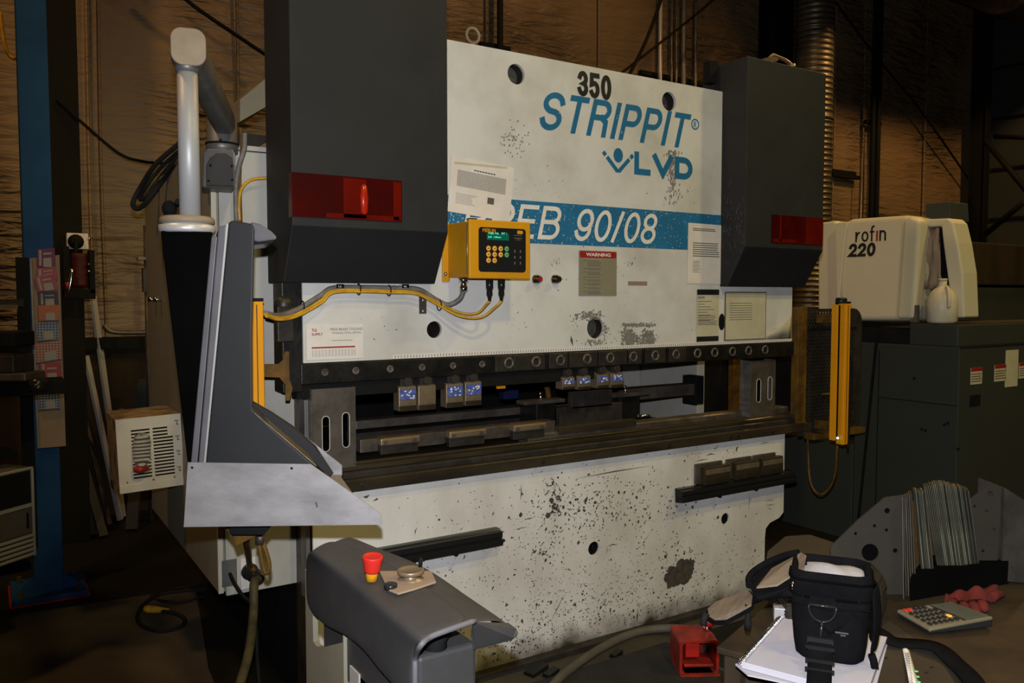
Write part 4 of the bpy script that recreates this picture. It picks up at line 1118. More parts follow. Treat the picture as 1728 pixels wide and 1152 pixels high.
MB().box((p.x + .008, .098, q.z + .02), (p.x + .011, .1, p.z - .012)).build('tag_print', 'print', t)
# folded bracket sheets with two slots
def slotted(u0, u1, v0, v1, Y, label):
    a = PY(u0, v0, Y); b = PY(u1, v1, Y); w = b.x - a.x; h = a.z - b.z
    t = thing('slotted_bracket', label, 'bracket', ((a.x + b.x) / 2, Y, b.z))
    o1 = [(0, 0), (w, 0), (w, h), (0, h)]
    MB().plate(o1, [slot(w * .31, h * .465, w * .17, h * .42), slot(w * .78, h * .49, w * .17, h * .42)], (a.x, Y, b.z), EX, EZ, (0, .003, 0)).build('face', 'dull_steel', t)
    for cx_, cy_, w_, h_ in ((w * .31, h * .465, w * .17, h * .42), (w * .78, h * .49, w * .17, h * .42)):
        MB().tube([(a.x + q_[0], Y - .0008, b.z + q_[1]) for q_ in slot(cx_, cy_, w_, h_)], .0013, 5, closed=True).build('slot_edge', 'paper', t)
    MB().box((a.x - .002, Y, b.z), (a.x + .001, Y + .07, a.z)).build('left_flange', 'steel', t)
    MB().box((b.x - .001, Y, b.z), (b.x + .002, Y + .07, a.z)).build('right_flange', 'steel', t)
    return t
slotted(526, 600, 657, 792, -.01, 'upright steel bracket with two long slots, left end of the bed')
slotted(1268, 1307, 609, 700, .02, 'upright steel bracket with two long slots, right end of the bed')
# die clamp blocks standing on the bed
for u0, v0, u1, v1, lab in ((608, 752, 643, 780, 'short dark clamp block at the left end of the row on the bed'), (643, 742, 752, 772, 'long dark clamp block second from the left on the bed'), (755, 727, 868, 758, 'long dark clamp block third from the left on the bed'), (870, 716, 938, 745, 'dark clamp block right of the third bright bar')):
    a = PY(u0, v0 - 6, .10); b = PY(u1, v1, .10)
    MB().box((a.x, .10, .935), (b.x - .002, .16, .985)).build('clamp_block', 'dull_steel', label=lab, cat='block', bevel=.003)
for u0, v0, u1, v1, lab in ((641, 740, 708, 758, 'leftmost bright tan clamp bar on the bed'), (757, 728, 820, 747, 'middle bright tan clamp bar on the bed'), (865, 719, 921, 737, 'rightmost bright tan clamp bar on the bed')):
    a = PY(u0, v0 + 8, .07); b = PY(u1, v1, .07)
    t = thing('clamp_bar', lab, 'clamp', ((a.x + b.x) / 2, .085, .94))
    MB().box((a.x, .062, .960), (b.x, .105, .988)).build('jaw_bar', 'bronze_steel', t, bevel=.006)
    MB().box((a.x + .005, .072, .925), (b.x - .005, .10, .960)).build('body', 'dark_steel', t, bevel=.002)
    mb = MB()
    for f_ in (.12, .85): mb.cyl((a.x + (b.x - a.x) * f_, .061, .972), (a.x + (b.x - a.x) * f_, .055, .972), .008, n=8)
    mb.build('screws', 'dull_steel', t)
# back gauge beams and finger blocks
def beam(u0, v0, u1, v1, Y, dy, m, label, name='gauge_beam', cat='beam'):
    a = PY(u0, v0, Y); b = PY(u1, v1, Y)
    return MB().box((a.x, Y, b.z), (b.x, Y + dy, a.z)).build(name, m, label=label, cat=cat, bevel=.004)
a = PY(600, 705, .33); b = PY(935, 690, .33)
MB().box((a.x, .33, .985), (b.x, .40, 1.02)).build('gauge_beam', 'dull_steel', label='long upper back gauge beam in the left of the gap', cat='beam', bevel=.004)
MB().box((a.x, .36, .925), (b.x, .44, .965)).build('gauge_beam', 'dark_steel', label='long lower back gauge beam in the left of the gap', cat='beam', bevel=.004)
MB().box((1.12, .62, 1.07), (2.1, .70, 1.13)).build('gauge_beam', 'dark_steel', label='rearmost back gauge beam behind the tool holders', cat='beam', bevel=.004)
a = PY(1060, 668, .35); b = PY(1176, 690, .35)
MB().box((a.x, .35, 1.0), (b.x, .43, 1.06)).build('gauge_beam', 'dull_steel', label='back gauge beam in the right of the gap before the pale frame', cat='beam', bevel=.004)
MB().box((b.x - .02, .34, .95), (b.x + .04, .44, 1.10)).build('gauge_end_block', 'black', label='black block at the right end of the back gauge beam', cat='block', bevel=.004)
for (u0, u1, lab) in ((905, 938, 'left back gauge finger carriage, black'), (1046, 1080, 'right back gauge finger carriage, black')):
    a = PY(u0, 680, .20); b = PY(u1, 715, .20)
    t = thing('gauge_finger', lab, 'gauge', ((a.x + b.x) / 2, .2, .93))
    MB().box((a.x, .20, .935), (b.x, .34, 1.05)).build('carriage', 'oily_black', t, bevel=.006)
    MB().box((a.x - .08, .17, 1.05), (b.x + .03, .24, 1.066)).build('finger', 'dull_steel', t, bevel=.003)
    mb = MB(); mb.cyl(((a.x + b.x) / 2 - .03, .2, 1.05), ((a.x + b.x) / 2 - .03, .2, 1.10), .006); mb.cyl((b.x, .19, .95), (b.x + .05, .19, .945), .008); mb.build('adjusting_screw', 'chrome', t)
for (u0, v0, u1, v1, lab) in ((965, 662, 1033, 684, 'brown upright steel plate behind the right tool holders'), (945, 688, 1050, 716, 'large brown base plate between the gauge fingers')):
    a = PY(u0, v0, .12); b = PY(u1, v1, .12)
    MB().box((a.x, .12, b.z), (b.x, .15, a.z)).build('gap_plate', 'dark_steel', label=lab, cat='plate', bevel=.002)
a = PY(945, 722, .06)
MB().box((a.x, .062, .93), (PY(1075, 722, .06).x, .10, .962)).build('die_insert', 'brown_steel', label='dark die insert lying on the rail in the middle of the bed', cat='die', bevel=.003)
# orange cable chain and blue bits deep in the gap
cable('cable_chain', [PY(868, 640, .8), PY(900, 645, .8), PY(922, 652, .8), PY(927, 690, .8)], .016, 'ochre', 'orange-brown hose arching deep in the gap')
MB().box((PY(850, 680, .6).x, .6, 1.02), (PY(875, 680, .6).x, .64, 1.06)).build('blue_connector', 'dim_blue', label='small blue block deep in the gap', cat='connector')
# pale sheet seen through the gap, right
a = PY(1050, 628, 1.0); b = PY(1150, 680, 1.0)
MB().box((a.x, 1.0, .85), (3.33, 1.02, 1.34)).build('gap_sheet', 'cab_paint', PB)

# ================================================================ LIGHT CURTAINS AND RIGHT GUARD
def curtain(X, Y, z0, z1, label, w=.021):
    t = thing('light_curtain', label, 'sensor', (X, Y, z0))
    MB().box((X - w, Y - .02, z0), (X + w, Y + .022, z1)).build('housing', 'curtain_yellow', t, bevel=.004)
    MB().box((X - .0015, Y - .0215, z0 + .01), (X + .0015, Y - .0195, z1 - .01)).build('front_groove', 'ochre', t)
    MB().box((X - w - .001, Y - .021, z1), (X + w + .001, Y + .023, z1 + .010)).build('end_cap', 'gloss_black', t, bevel=.002)
    return t
cL = curtain(.700, -.2, .80, 1.505, 'yellow light curtain bar at the left of the ram, behind the pendant console')
cR = curtain(PY(1424, 600, -.2).x, -.2, .775, 1.485, 'yellow light curtain bar at the right of the press, beside the perforated guard', w=.020)
qx = PY(1424, 600, -.2).x
mb = MB(); mb.box((qx - .062, -.20, .80), (qx - .050, -.17, 1.48)); mb.build('side_rail', 'curtain_yellow', cR)
MB().box((qx - .050, -.19, .80), (qx - .022, -.17, 1.475)).build('lens_strip', 'black', cR)
M['blue_led'] = mat('blue_indicator', lin(.2, .4, .6), rough=.3, emit=(.35, .7, 1, 1), estr=3)
MB().ball((qx - .036, -.20, .81), .006).build('indicator_light', 'blue_led', cR)
mb = MB(); mb.lathe((qx + .012, -.17, 1.478), EZ, [(.028, 0), (.028, .03), (.022, .036)], 12); mb.build('top_cap', 'gloss_black', cR)
# bracket for the left bar
def poly_px(mb, pts, Y, ext):
    mb.prism([PY(u, v, Y) for u, v in pts], ext)
mb = MB(); poly_px(mb, [(445, 614), (470, 614), (479, 606), (481, 593), (488, 593), (489, 640), (494, 655), (489, 676), (482, 676), (482, 650), (472, 637), (445, 636)], -.10, (0, .006, 0))
mb.build('curtain_bracket', 'ochre', label='dirty yellow T-shaped bracket holding the left light curtain', cat='bracket', bevel=.001)
# right guard: ochre post and perforated sheet
GR = thing('side_guard', 'dark perforated guard sheet on an ochre post at the right end of the press', 'guard', (3.75, .02, .78))
mb = MB(); mb.box((3.485, -.03, .86), (3.555, .012, 1.465)); mb.build('post', 'ochre', GR, bevel=.003)
a = PY(1362, 521, .02); b = PY(1450, 742, .02)
gx0, gz0, gx1, gz1 = 3.56, .79, b.x, a.z
rr = .075; out = [(gx0, gz0), (gx1 - rr, gz0)] + [(gx1 - rr + rr * math.sin(a_), gz0 + rr - rr * math.cos(a_)) for a_ in (.4, .8, 1.2, PI / 2)] + [(gx1 - rr + rr * math.cos(a_), gz1 - rr + rr * math.sin(a_)) for a_ in (0, .4, .8, 1.2, PI / 2)] + [(gx0, gz1)]
# real perforations over the upper band where light shows through, dimples elsewhere
hs = []
for j in range(5):
    for i in range(13):
        hs.append(circle(gx0 + .022 + i * .0235 + (.011 if j % 2 else 0), gz1 - .022 - j * .0185, .0072, 6))
MB().plate(out, hs, (0, .02, 0), EX, EZ, (0, .003, 0)).build('perforated_sheet', 'dark_steel', GR)
mb = MB()
for j in range(30):
    for i in range(19):
        x = gx0 + .018 + i * .0235 + (.011 if j % 2 else 0); z = gz1 - .13 - j * .0185
        if x < gx1 - .03 and z > gz0 + .06: mb.add([(x + .0065 * math.cos(k * PI / 3), .0192, z + .0065 * math.sin(k * PI / 3)) for k in range(6)], [tuple(range(6))])
mb.build('perforations', 'black', GR, kind='stuff')
mb = MB(); mb.box((3.62, -.03, .77), (gx1 - .02, .03, .80)); mb.build('bottom_channel', 'ochre', GR, bevel=.002)
for zz_ in (1.38, .82):
    MB().prism([(3.60, -.165, zz_), (3.72, -.165, zz_), (3.72, .02, zz_), (3.69, .02, zz_), (3.69, -.145, zz_), (3.60, -.145, zz_)], (0, 0, .045)).build('curtain_arm', 'ochre', GR, bevel=.002)
mb = MB(); mb.box((gx0, .019, gz1 - .10 - .018), (gx1 - .05, .017, gz1 - .10)); mb.build('slat', 'black', GR)
cable('sensor_cable', [PY(1413, 752, -.19), PY(1409, 800, -.15), PY(1398, 825, -.1), PY(1382, 834, -.05), PY(1368, 815, .0), PY(1364, 770, .03), PY(1364, 690, .03), PY(1380, 668, .03), PY(1400, 664, 0)], .006, 'ochre', 'dark cable looping down below the right light curtain')
cable('sensor_cable', [PY(1430, 760, -.1), PY(1434, 700, -.05), PY(1438, 640, -.02), PY(1436, 600, .0)], .006, 'black', 'black cable hanging behind the right light curtain')
# the machine's far yellow inner guard seen through the gap
t = MB().box((PY(1233, 640, 1.1).x, 1.08, 0), (PY(1248, 640, 1.1).x, 1.12, 1.45)).build('rear_post', 'ochre', label='ochre post seen through the right end of the gap', cat='post')

# ================================================================ SHELVES ON THE BED FRONT
def rail_shelf(x0, x1, z0, z1, label):
    t = thing('tool_rail', label, 'rail', ((x0 + x1) / 2, -.04, z0))
    h = z1 - z0
    MB().prism([V((x0, -.005, z0)), V((x0, -.055, z0 + .01)), V((x0, -.060, z0 + h * .45)), V((x0, -.045, z0 + h * .5)), V((x0, -.052, z0 + h * .62)), V((x0, -.052, z1 - .008)), V((x0, -.035, z1 - .006)), V((x0, -.03, z1)), V((x0, -.002, z1))], (x1 - x0, 0, 0)).build('rail_body', 'gloss_black', t, bevel=.0015)
    MB().box((x0 - .004, -.050, z0 + h * .3), (x1 + .012, -.02, z0 + h * .42)).build('lower_lip', 'oily_black', t)
    mb = MB()
    for f_ in (.3, .62):
        mb = MB(); mb.cyl((x0 + (x1 - x0) * f_, -.062, z0 + h * .2), (x0 + (x1 - x0) * f_, -.05, z0 + h * .2), .01, n=8); mb.build('screw', 'black', t)
    return t
p0 = PY(632, 925, -.05); p1 = PY(848, 892, -.05)
rail_shelf(p0.x - .02, p1.x, p1.z - .075, p1.z - .002, 'black tool rail on the bed front above the lower control station')
p0 = PY(1151, 850, -.05); p1 = PY(1342, 797, -.05)
RS_Z1 = PY(1151, 827, -.05).z
rail_shelf(p0.x, p1.x, RS_Z1 - .068, RS_Z1, 'black tool rail at the right of the bed holding three die blocks')
for u0, u1, lab in ((1190, 1233, 'left die block on the right rail'), (1242, 1282, 'middle die block on the right rail'), (1287, 1322, 'right die block on the right rail')):
    a = PY(u0, 800, -.045).x; b = PY(u1, 800, -.045).x
    t = thing('die_block', lab + ', brown steel', 'block', ((a + b) / 2, -.02, RS_Z1))
    mb = MB(); mb.prism([V((a, -.045, RS_Z1)), V((a, -.045, RS_Z1 + .065)), V((a, -.040, RS_Z1 + .085)), V((a, -.012, RS_Z1 + .085)), V((a, -.012, RS_Z1))], (b - a, 0, 0)); mb.build('body', 'brown_steel', t, bevel=.003)
    MB().box((a - .03, -.016, RS_Z1 + .004), (b - .025, -.002, RS_Z1 + .10)).build('backing', 'dull_steel', t, bevel=.002)
    MB().box((a + .004, -.0455, RS_Z1 + .05), (b - .004, -.0445, RS_Z1 + .075)).build('ground_face', 'bronze_steel', t)

# ================================================================ COOLING UNIT HANGING ON THE CABINET
AC = thing('cooling_unit', 'dirty beige louvred cooling unit hanging tilted on the cabinet side', 'cooler', (.53, .92, .73))
o_ = PX(308, 822, CX0 - .002); tR = PX(299, 697, CX0 - .002)
Yf = o_.y
bl = PY(202, 831, Yf); br = PY(311, 815, Yf); tl = PY(189, 709, Yf); tr = PY(299, 697, Yf)
e1 = (br - bl); Wd = e1.length; e1.normalize(); e2 = (tl - bl); Hd = e2.length; e2.normalize(); e2 = (e2 - e1 * e2.dot(e1)).normalized()
nn = e1.cross(e2) # toward -Y
if nn.y > 0: nn = -nn
def ac(a, b, c=0): return bl + e1 * a + e2 * b - nn * c
dA = .30
mb = MB(); mb.prism([ac(0, 0), ac(Wd, 0), ac(Wd, Hd), ac(0, Hd)], nn * -dA); mb.build('casing', 'beige_dirty', AC, bevel=.004)
slots = []
ns = 15
for k in range(ns):
    zb_ = Hd * .16 + k * Hd * .70 / ns
    hh = Hd * .70 / ns * .52
    slots.append([(Wd * .22, zb_), (Wd * .505, zb_), (Wd * .505, zb_ + hh), (Wd * .22, zb_ + hh)])
    slots.append([(Wd * .55, zb_), (Wd * (.86 if k < 12 else .78), zb_), (Wd * (.86 if k < 12 else .78), zb_ + hh), (Wd * .55, zb_ + hh)])
MB().plate([(0, 0), (Wd, 0), (Wd, Hd), (0, Hd)], slots, bl + nn * .004, e1, e2, nn * -.0035).build('louvred_face', 'beige', AC)
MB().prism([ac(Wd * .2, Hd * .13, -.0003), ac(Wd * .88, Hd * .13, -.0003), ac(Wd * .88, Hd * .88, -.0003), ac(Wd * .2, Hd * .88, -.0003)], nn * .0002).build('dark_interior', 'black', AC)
MB().prism([ac(0, -.005, -.006), ac(Wd, -.005, -.006), ac(Wd, .028, -.006), ac(0, .028, -.006)], nn * .004).build('bottom_lip', 'beige', AC, bevel=.002)
mb = MB()
for a_, b_ in ((.12, .13), (.52, .12), (.85, .115)): mb.ball(ac(Wd * a_, Hd * b_, -.006), .004)
mb.build('screws', 'bronze_steel', AC)
mb = MB()
for b_ in (.22, .45, .66, .88):
    c_ = ac(Wd * .93, Hd * b_, -.006); mb.tube([c_ - e1 * .008 + e2 * .008, c_ + e1 * .008 + e2 * .008, c_, c_ - e2 * .008, c_ + e1 * .008 - e2 * .008], .0018, 5)
mb.build('clips', 'dark_steel', AC)
# filter bottle stuck on its face
GL = bpy.data.materials.new('clear_plastic'); GL.use_nodes = True
b_ = GL.node_tree.nodes['Principled BSDF']; b_.inputs['Transmission Weight'].default_value = .96; b_.inputs['Roughness'].default_value = .08; b_.inputs['IOR'].default_value = 1.2; b_.inputs['Base Color'].default_value = (.9, .88, .84, 1)
M['clear'] = GL
FB = thing('plastic_bottle', 'clear plastic bottle with an orange-red cap strapped to the cooling unit face', 'bottle', ac(Wd * .4, Hd * .35, -.03))
mb = MB(); mb.lathe(ac(Wd * .33, Hd * .34, -.035), e2 * 1 + e1 * .08, [(.012, 0), (.030, .02), (.033, .04), (.033, .10), (.028, .125), (.01, .135)], 20); mb.build('bottle_wall', 'clear', FB)
mb = MB(); mb.lathe(ac(Wd * .31, Hd * .27, -.035), e2, [(.020, 0), (.027, .006), (.027, .022), (.015, .026)], 18); mb.build('cap', 'red_steel', FB)
mb = MB(); mb.obox(ac(Wd * .37, Hd * .30, -.03), e1, nn, e2, .02, .008, .01); mb.build('spout', 'ochre', FB)

# ================================================================ PENDANT CONSOLE ON ITS SWING ARM
tp = 2.02
base = PT(316, 400, tp)
PEN = thing('control_pendant', 'grey control console hanging from a pale swing arm left of the press', 'console', (base.x, base.y, .9))
SHD = FWD_H - RIGHT * .385      # the console's own thickness direction
def slab(pts, t0, t1, d=None):
    mb = MB(); mb.prism([PT(u, v, t0) for u, v in pts], (d or SHD) * (t1 - t0)); return mb
# arm
zA = PT(318, 84, tp).z
c0 = PT(318, 84, tp); c1 = PT(378, 205, 2.80); c1.z = zA - .01
ad = (c1 - c0).normalized(); sd = ad.cross(EZ).normalized()
mb = MB()
sec = rrect(-.036, -.040, .036, .040, .028, 5)
vs = [c0 + ad * .03 + sd * a + EZ * b for a, b in sec] + [c1 + sd * a + EZ * b for a, b in sec]
n = len(sec); mb.add(vs, [(i, (i + 1) % n, n + (i + 1) % n, n + i) for i in range(n)], True)
mb.build('swing_arm', 'alu_dark', PEN)
# elbow with a pale end cap facing the room
fd = (CAM - c0); fd.z = 0; fd.normalize(); rd = FWD_H.cross(EZ).normalized()
fr = EZ.cross(fd).normalized()
sec = rrect(-.040, -.044, .040, .044, .026, 6)
mb = MB(); mb.prism([c0 + fr * a + EZ * b - fd * .03 for a, b in sec], fd * .055); el = mb.build('elbow', 'alu_dark', PEN, bevel=.003)
mb = MB(); mb.prism([c0 + fr * a * .985 + EZ * b * .985 + fd * .025 for a, b in sec], fd * .005); mb.build('end_cap', 'pale_cap', el, bevel=.002)
pz0 = PT(316, 366, tp).z
pc_ = PT(317.5, 200, tp)
mb = MB(); mb.cyl((pc_.x, pc_.y, zA - .03), (pc_.x, pc_.y, zA - .055), .027, n=24); mb.build('pole_collar', 'alu_dark', PEN)
mb = MB(); mb.cyl((pc_.x, pc_.y, zA - .05), (pc_.x, pc_.y, pz0 - .01), .0245, n=28); mb.build('pole', 'pole_alu', PEN)
fx = PT(316, 376, tp)
mb = MB(); mb.lathe((fx.x, fx.y, 0), EZ, [(.030, pz0 + .002), (.058, pz0), (.064, pz0 - .006), (.064, pz0 - .017)], 32); mb.build('upper_flange', 'pale_cap', PEN)
mb = MB(); mb.lathe((fx.x, fx.y, 0), EZ, [(.058, pz0 - .017), (.058, pz0 - .021), (.066, pz0 - .021), (.066, pz0 - .036), (.060, pz0 - .040)], 32); mb.build('lower_flange', 'alu', PEN)
# tapering back housing, the two rims and the front shell
slab([(271, 389), (359, 391), (323, 783), (317, 783)], 1.965, 2.10).build('back_housing', 'housing_black', PEN, bevel=.006)
slab([(357, 399), (367, 398), (333, 783), (322, 783)], 1.955, 2.12).build('rear_rim', 'rim', PEN, bevel=.003)
slab([(367, 392), (370, 392), (336, 783), (333, 783)], 1.965, 2.12).build('rim_joint', 'black', PEN)
slab([(369, 382), (382, 379), (380, 440), (345, 783), (335, 783)], 1.945, 2.16).build('front_rim', 'rim', PEN, bevel=.003)
mb = slab([(382, 378), (385.5, 378), (347, 783), (344, 783)], 1.944, 1.96); mb.build('edge_highlight', 'alu', PEN)  # pale strip painting the specular highlight along the shell edge
slab([(385, 376), (392, 371), (424, 377), (430, 383), (426, 560), (427, 690), (468, 730), (534, 787), (534, 868), (350, 868), (346, 783)], 1.95, 2.20).build('front_shell', 'hood_dark', PEN, bevel=.008, seg=3)
slab([(424, 374), (440, 378), (458, 390), (467, 399), (466, 404), (436, 408), (428, 406)], 2.0, 2.22).build('screen_visor', 'rim', PEN, bevel=.004)
slab([(428, 405), (464, 403), (459, 410), (430, 413)], 2.005, 2.2).build('visor_lining', 'gloss_black', PEN)
# desk: dirty working surface between the two shell sides
mb = MB(); mb.add([p + V((0, 0, .0015)) for p in (PT(430, 698, 1.95), PT(534, 787, 1.95))] + [p + SHD * .16 + V((0, 0, .0015)) for p in (PT(534, 787, 1.95), PT(430, 698, 1.95))], [(0, 1, 2, 3)])
mb.build('desk_surface', 'tray_dirt', PEN, solid=.002)
mb = MB(); mb.prism([PT(u, v, 2.14) for u, v in ((420, 676), (455, 696), (490, 719), (530, 754), (560, 800), (556, 806), (520, 768), (421, 690))], FWD_H * .02); mb.build('far_shell_side', 'hood_dark', PEN)
mb = MB(); mb.prism([PT(u, v, 2.17) for u, v in ((485, 714), (530, 748), (571, 780), (577, 785), (577, 801), (553, 803), (520, 760))], FWD_H * .003); mb.build('far_guard_sheet', 'sheet', PEN)
mb = MB(); mb.prism([PT(u, v, 2.16) for u, v in ((548, 801), (577, 801), (576, 806), (602, 842), (590, 840), (560, 812))], FWD_H * .003); mb.build('far_guard_flange', 'bronze_steel', PEN)
# near side guard sheet
sc_ = [PT(u, v, 1.93) for u, v in ((317, 780), (524, 783), (560, 808), (636, 862), (643, 869), (644, 885), (310, 889))]
o1 = sc_[-1]; e1_ = RIGHT; 
o2 = [((p - o1).dot(RIGHT), p.z - o1.z) for p in sc_]
hl = []
for u, v in ((324, 789), (492, 790)):
    p = PT(u, v, 1.93); hl.append(circle((p - o1).dot(RIGHT), p.z - o1.z, .0035, 8))
MB().plate(o2, hl, o1, RIGHT, EZ, FWD_H * .003).build('side_guard_sheet', 'sheet', PEN)
mb = MB()
for u, v in ((324, 789), (492, 790)):
    p = PT(u, v, 1.936); mb.lathe(p, FWD_H, [(.0055, 0), (.0055, .002)], 10)
mb.build('screw', 'black', PEN)
mb = MB(); p = PT(533, 847, 1.929); mb.tube([p, p + V((.003, 0, -.012))], .0018, 5); mb.build('scratch', 'chip', PEN)
slab([(378, 889), (450, 889), (438, 902), (425, 908), (398, 922), (392, 905)], 2.05, 2.2, FWD_H).build('underside_bracket', 'ochre', PEN, bevel=.002)
slab([(384, 886), (460, 886), (445, 903), (390, 903)], 2.0, 2.12).build('gland_box', 'black', PEN, bevel=.003)
MB().tube([PT(439, 900, 2.1), PT(439, 918, 2.1)], .012, 10).build('cable_gland', 'dull_steel', PEN)
# brackets joining the arm to the cabinet
BK = thing('arm_bracket', 'grey cast bracket joining the swing arm to the cabinet front', 'bracket', PT(370, 316, 2.8))
p0 = PT(342, 316, 2.76); p1 = PT(398, 247, 2.76)
slab([(343, 258), (350, 250), (392, 250), (397, 258), (396, 316), (341, 316)], 2.74, 2.90).build('box', 'alu_dark', BK, bevel=.005)
slab([(348, 313), (348, 278), (354, 266), (366, 258), (381, 258), (392, 266), (395, 278), (395, 314)], 2.73, 2.745).build('front_cover', 'hood', BK, bevel=.003)
c_ = PT(375, 244, 2.84)
mb = MB(); mb.lathe((c_.x, c_.y, 0), EZ, [(.050, c_.z - .03), (.054, c_.z), (.050, c_.z + .004), (.050, PT(375, 198, 2.84).z), (.03, PT(375, 190, 2.84).z)], 24); mb.build('swivel', 'alu_dark', BK)
mb = MB(); mb.torus((c_.x, c_.y, c_.z), EZ, .0525, .004, 24, 6); mb.build('joint_ring', 'black', BK)
mb = MB()
for u, v in ((355, 279), (391, 280), (352, 305), (392, 303), (372, 236)):
    p = PT(u, v, 2.728 if v > 250 else 2.785); mb.ball(p, .004)
mb.build('screws', 'black', BK)
# cables under the pendant
cable('cable', [PT(418, 900, 2.1), PT(416, 915, 2.2), PT(419, 932, 2.5), PT(421, 950, 2.8), pc + V((0, -.06, .02))], .010, 'ochre', 'short brown cable dropping from the console to the black plug')
cable('cable', [PT(437, 915, 2.1), PT(440, 935, 2.1), PT(446, 962, 2.1), PT(452, 966, 2.1), PT(454, 950, 2.1), PT(446, 922, 2.1), PT(438, 900, 2.1)], .006, 'ochre', 'small brown cable loop hanging under the console')
cable('cable', [pc + V((.01, -.07, -.01)), PT(429, 985, 2.75), PT(428, 1030, 2.7), PT(423, 1080, 2.6), PT(415, 1120, 2.5), PT(400, 1170, 2.4), PT(380, 1260, 2.3)], .0155, 'cable_dirty', 'thick grimy green cable hanging from the black plug to the floor')
cable('cable', [PT(388, 968, 2.86), PT(396, 985, 2.8), PT(410, 1005, 2.78), PT(425, 1020, 2.78), PT(432, 1060, 2.75), PT(434, 1110, 2.7), PT(440, 1180, 2.6)], .0065, 'black', 'thin black cable from the blank plate down behind the thick one')

# ================================================================ LOWER CONTROL STATION
CS = thing('control_station', 'grey moulded two-hand control station with red stop button in front of the bed', 'console', (.68, -1.25, .0))
XS = .604
skirt = [PX(u, v, XS) for u, v in ((516, 1026), (549, 1060), (583, 1071), (618, 1099), (641, 1134), (668, 1160), (697, 1200))]
low = [PX(u, v, XS) for u, v in ((516, 944), (533, 962), (560, 987), (594, 1017), (628, 1046), (662, 1074), (697, 1104))]
zt_ = [.968, .962, .957, .953, .951, .950, .948]
rt_ = [PZ(u, v, z) for (u, v), z in zip(((524, 930), (546, 944), (580, 967), (616, 996), (651, 1026), (684, 1055), (713, 1081)), zt_)]
md_ = [PZ(u, v, z + .004) for (u, v), z in zip(((541, 917), (572, 934), (612, 958), (655, 985), (690, 1012), (722, 1038), (752, 1062)), zt_)]
cr_ = [PZ(u, v, z) for (u, v), z in zip(((566, 909), (606, 928), (668, 955), (712, 984), (742, 1004), (770, 1024), (798, 1046)), (.982, .972, .964, .960, .958, .956, .954))]
re_ = [PZ(u, v, z) for (u, v), z in zip(((592, 905), (634, 924), (694, 944), (738, 968), (782, 1000), (822, 1026), (858, 1050)), (.985, .972, .962, .952, .938, .925, .915))]
tip = [p + V((.006, -.004 * i, -.012 - .003 * i)) for i, p in enumerate(re_)]
def mid(a, b, f=.5, up=0): return [p * (1 - f) + q * f + V((0, 0, up)) for p, q in zip(a, b)]
cols = [skirt, mid(skirt, low), low, mid(low, rt_, .5, .006), rt_, md_, cr_]
mb = MB(); mb.grid([[c_[i] for c_ in cols] for i in range(7)])
mb.build('moulded_hood', 'hood', CS, solid=.007, sub=2, fixn=True)
mb = MB(); mb.grid([[c_[i] for c_ in (mid(cr_, md_, .35, -.006), mid(cr_, md_, .12, -.004), mid(cr_, re_, .25, -.002), mid(cr_, re_, .6, .001), re_, tip)] for i in range(7)])
mb.build('guard_wing', 'hood', CS, solid=.006, sub=2)
# near end of the wing: rounded tongue towards the room
wt = [PZ(798, 1048, .952), PZ(858, 1050, .914), PZ(872, 1060, .902), PZ(875, 1068, .895), PZ(866, 1076, .890), PZ(800, 1093, .885), PZ(796, 1068, .92)]
mb = MB(); mb.prism(wt, (.0, .004, -.006)); mb.build('wing_tip', 'hood', CS, bevel=.002)
mb = MB(); rimc = [PX(697, 1200, XS), PX(697, 1130, XS), PX(698, 1106, XS), PZ(706, 1088, .946), PZ(722, 1074, .951), PZ(752, 1062, .954), PZ(798, 1046, .955)]
mb.tube(curve_pts([p + V((.002, -.004, 0)) for p in rimc], 6), .0052, 8); mb.build('hood_rim', 'rim', CS)
# plate with the controls
pl_ = [PZ(u, v, .962) for u, v in ((640, 966), (728, 966), (736, 984), (700, 996), (672, 1004), (655, 997))]
MB().prism(pl_, (0, 0, .004)).build('control_plate', 'card', CS, bevel=.001)
pe = PZ(627, 978, .962); ax = V((.02, -.10, 1)).normalized()
ES = MB().lathe(pe, ax, [(.012, 0), (.012, .012), (.014, .018), (.014, .024)], 20).build('stop_button_neck', 'yellow', CS)
MB().lathe(pe + ax * .017, ax, [(.0150, 0), (.0158, .003), (.0200, .028), (.0200, .031), (.0185, .033), (.017, .0315), (.005, .0315)], 24).build('stop_button', 'red', CS)
pd = PZ(693, 978, .964)
mb = MB(); mb.lathe(pd, EZ, [(.026, 0), (.026, .002), (.013, .003), (.011, .012), (.025, .0135), (.0265, .015), (.0265, .020), (.0255, .0215), (.0225, .0195), (.003, .0195)], 28); mb.build('selector_dial', 'bronze_steel', CS)
mb = MB(); mb.lathe(pd + V((0, 0, -.0005)), EZ, [(.034, 0), (.034, .001)], 24); mb.build('dial_plate', 'blue_letter', CS)
mb = MB(); p = pd + V((.019, -.004, .024)); mb.lathe(p, (.1, 0, 1), [(.004, 0), (.0045, .016), (.003, .018)], 10); mb.build('dial_key', 'black', CS)
pb_ = PZ(659, 992, .964); MB().lathe(pb_, EZ, [(.013, 0), (.013, .008), (.009, .010)], 16).build('black_button', 'gloss_black', CS)
# housing underneath and palm button
MB().box((.622, -1.49, .70), (.742, -1.0, .885)).build('switch_box', 'hood', CS, bevel=.008)
pb_ = PZ(735, 1092, .885); mb = MB(); mb.lathe(pb_, EZ, [(.021, 0), (.021, .017), (.024, .018), (.024, .026), (.030, .028), (.030, .036), (.02, .040)], 20); mb.build('palm_button', 'hood_dark', CS)
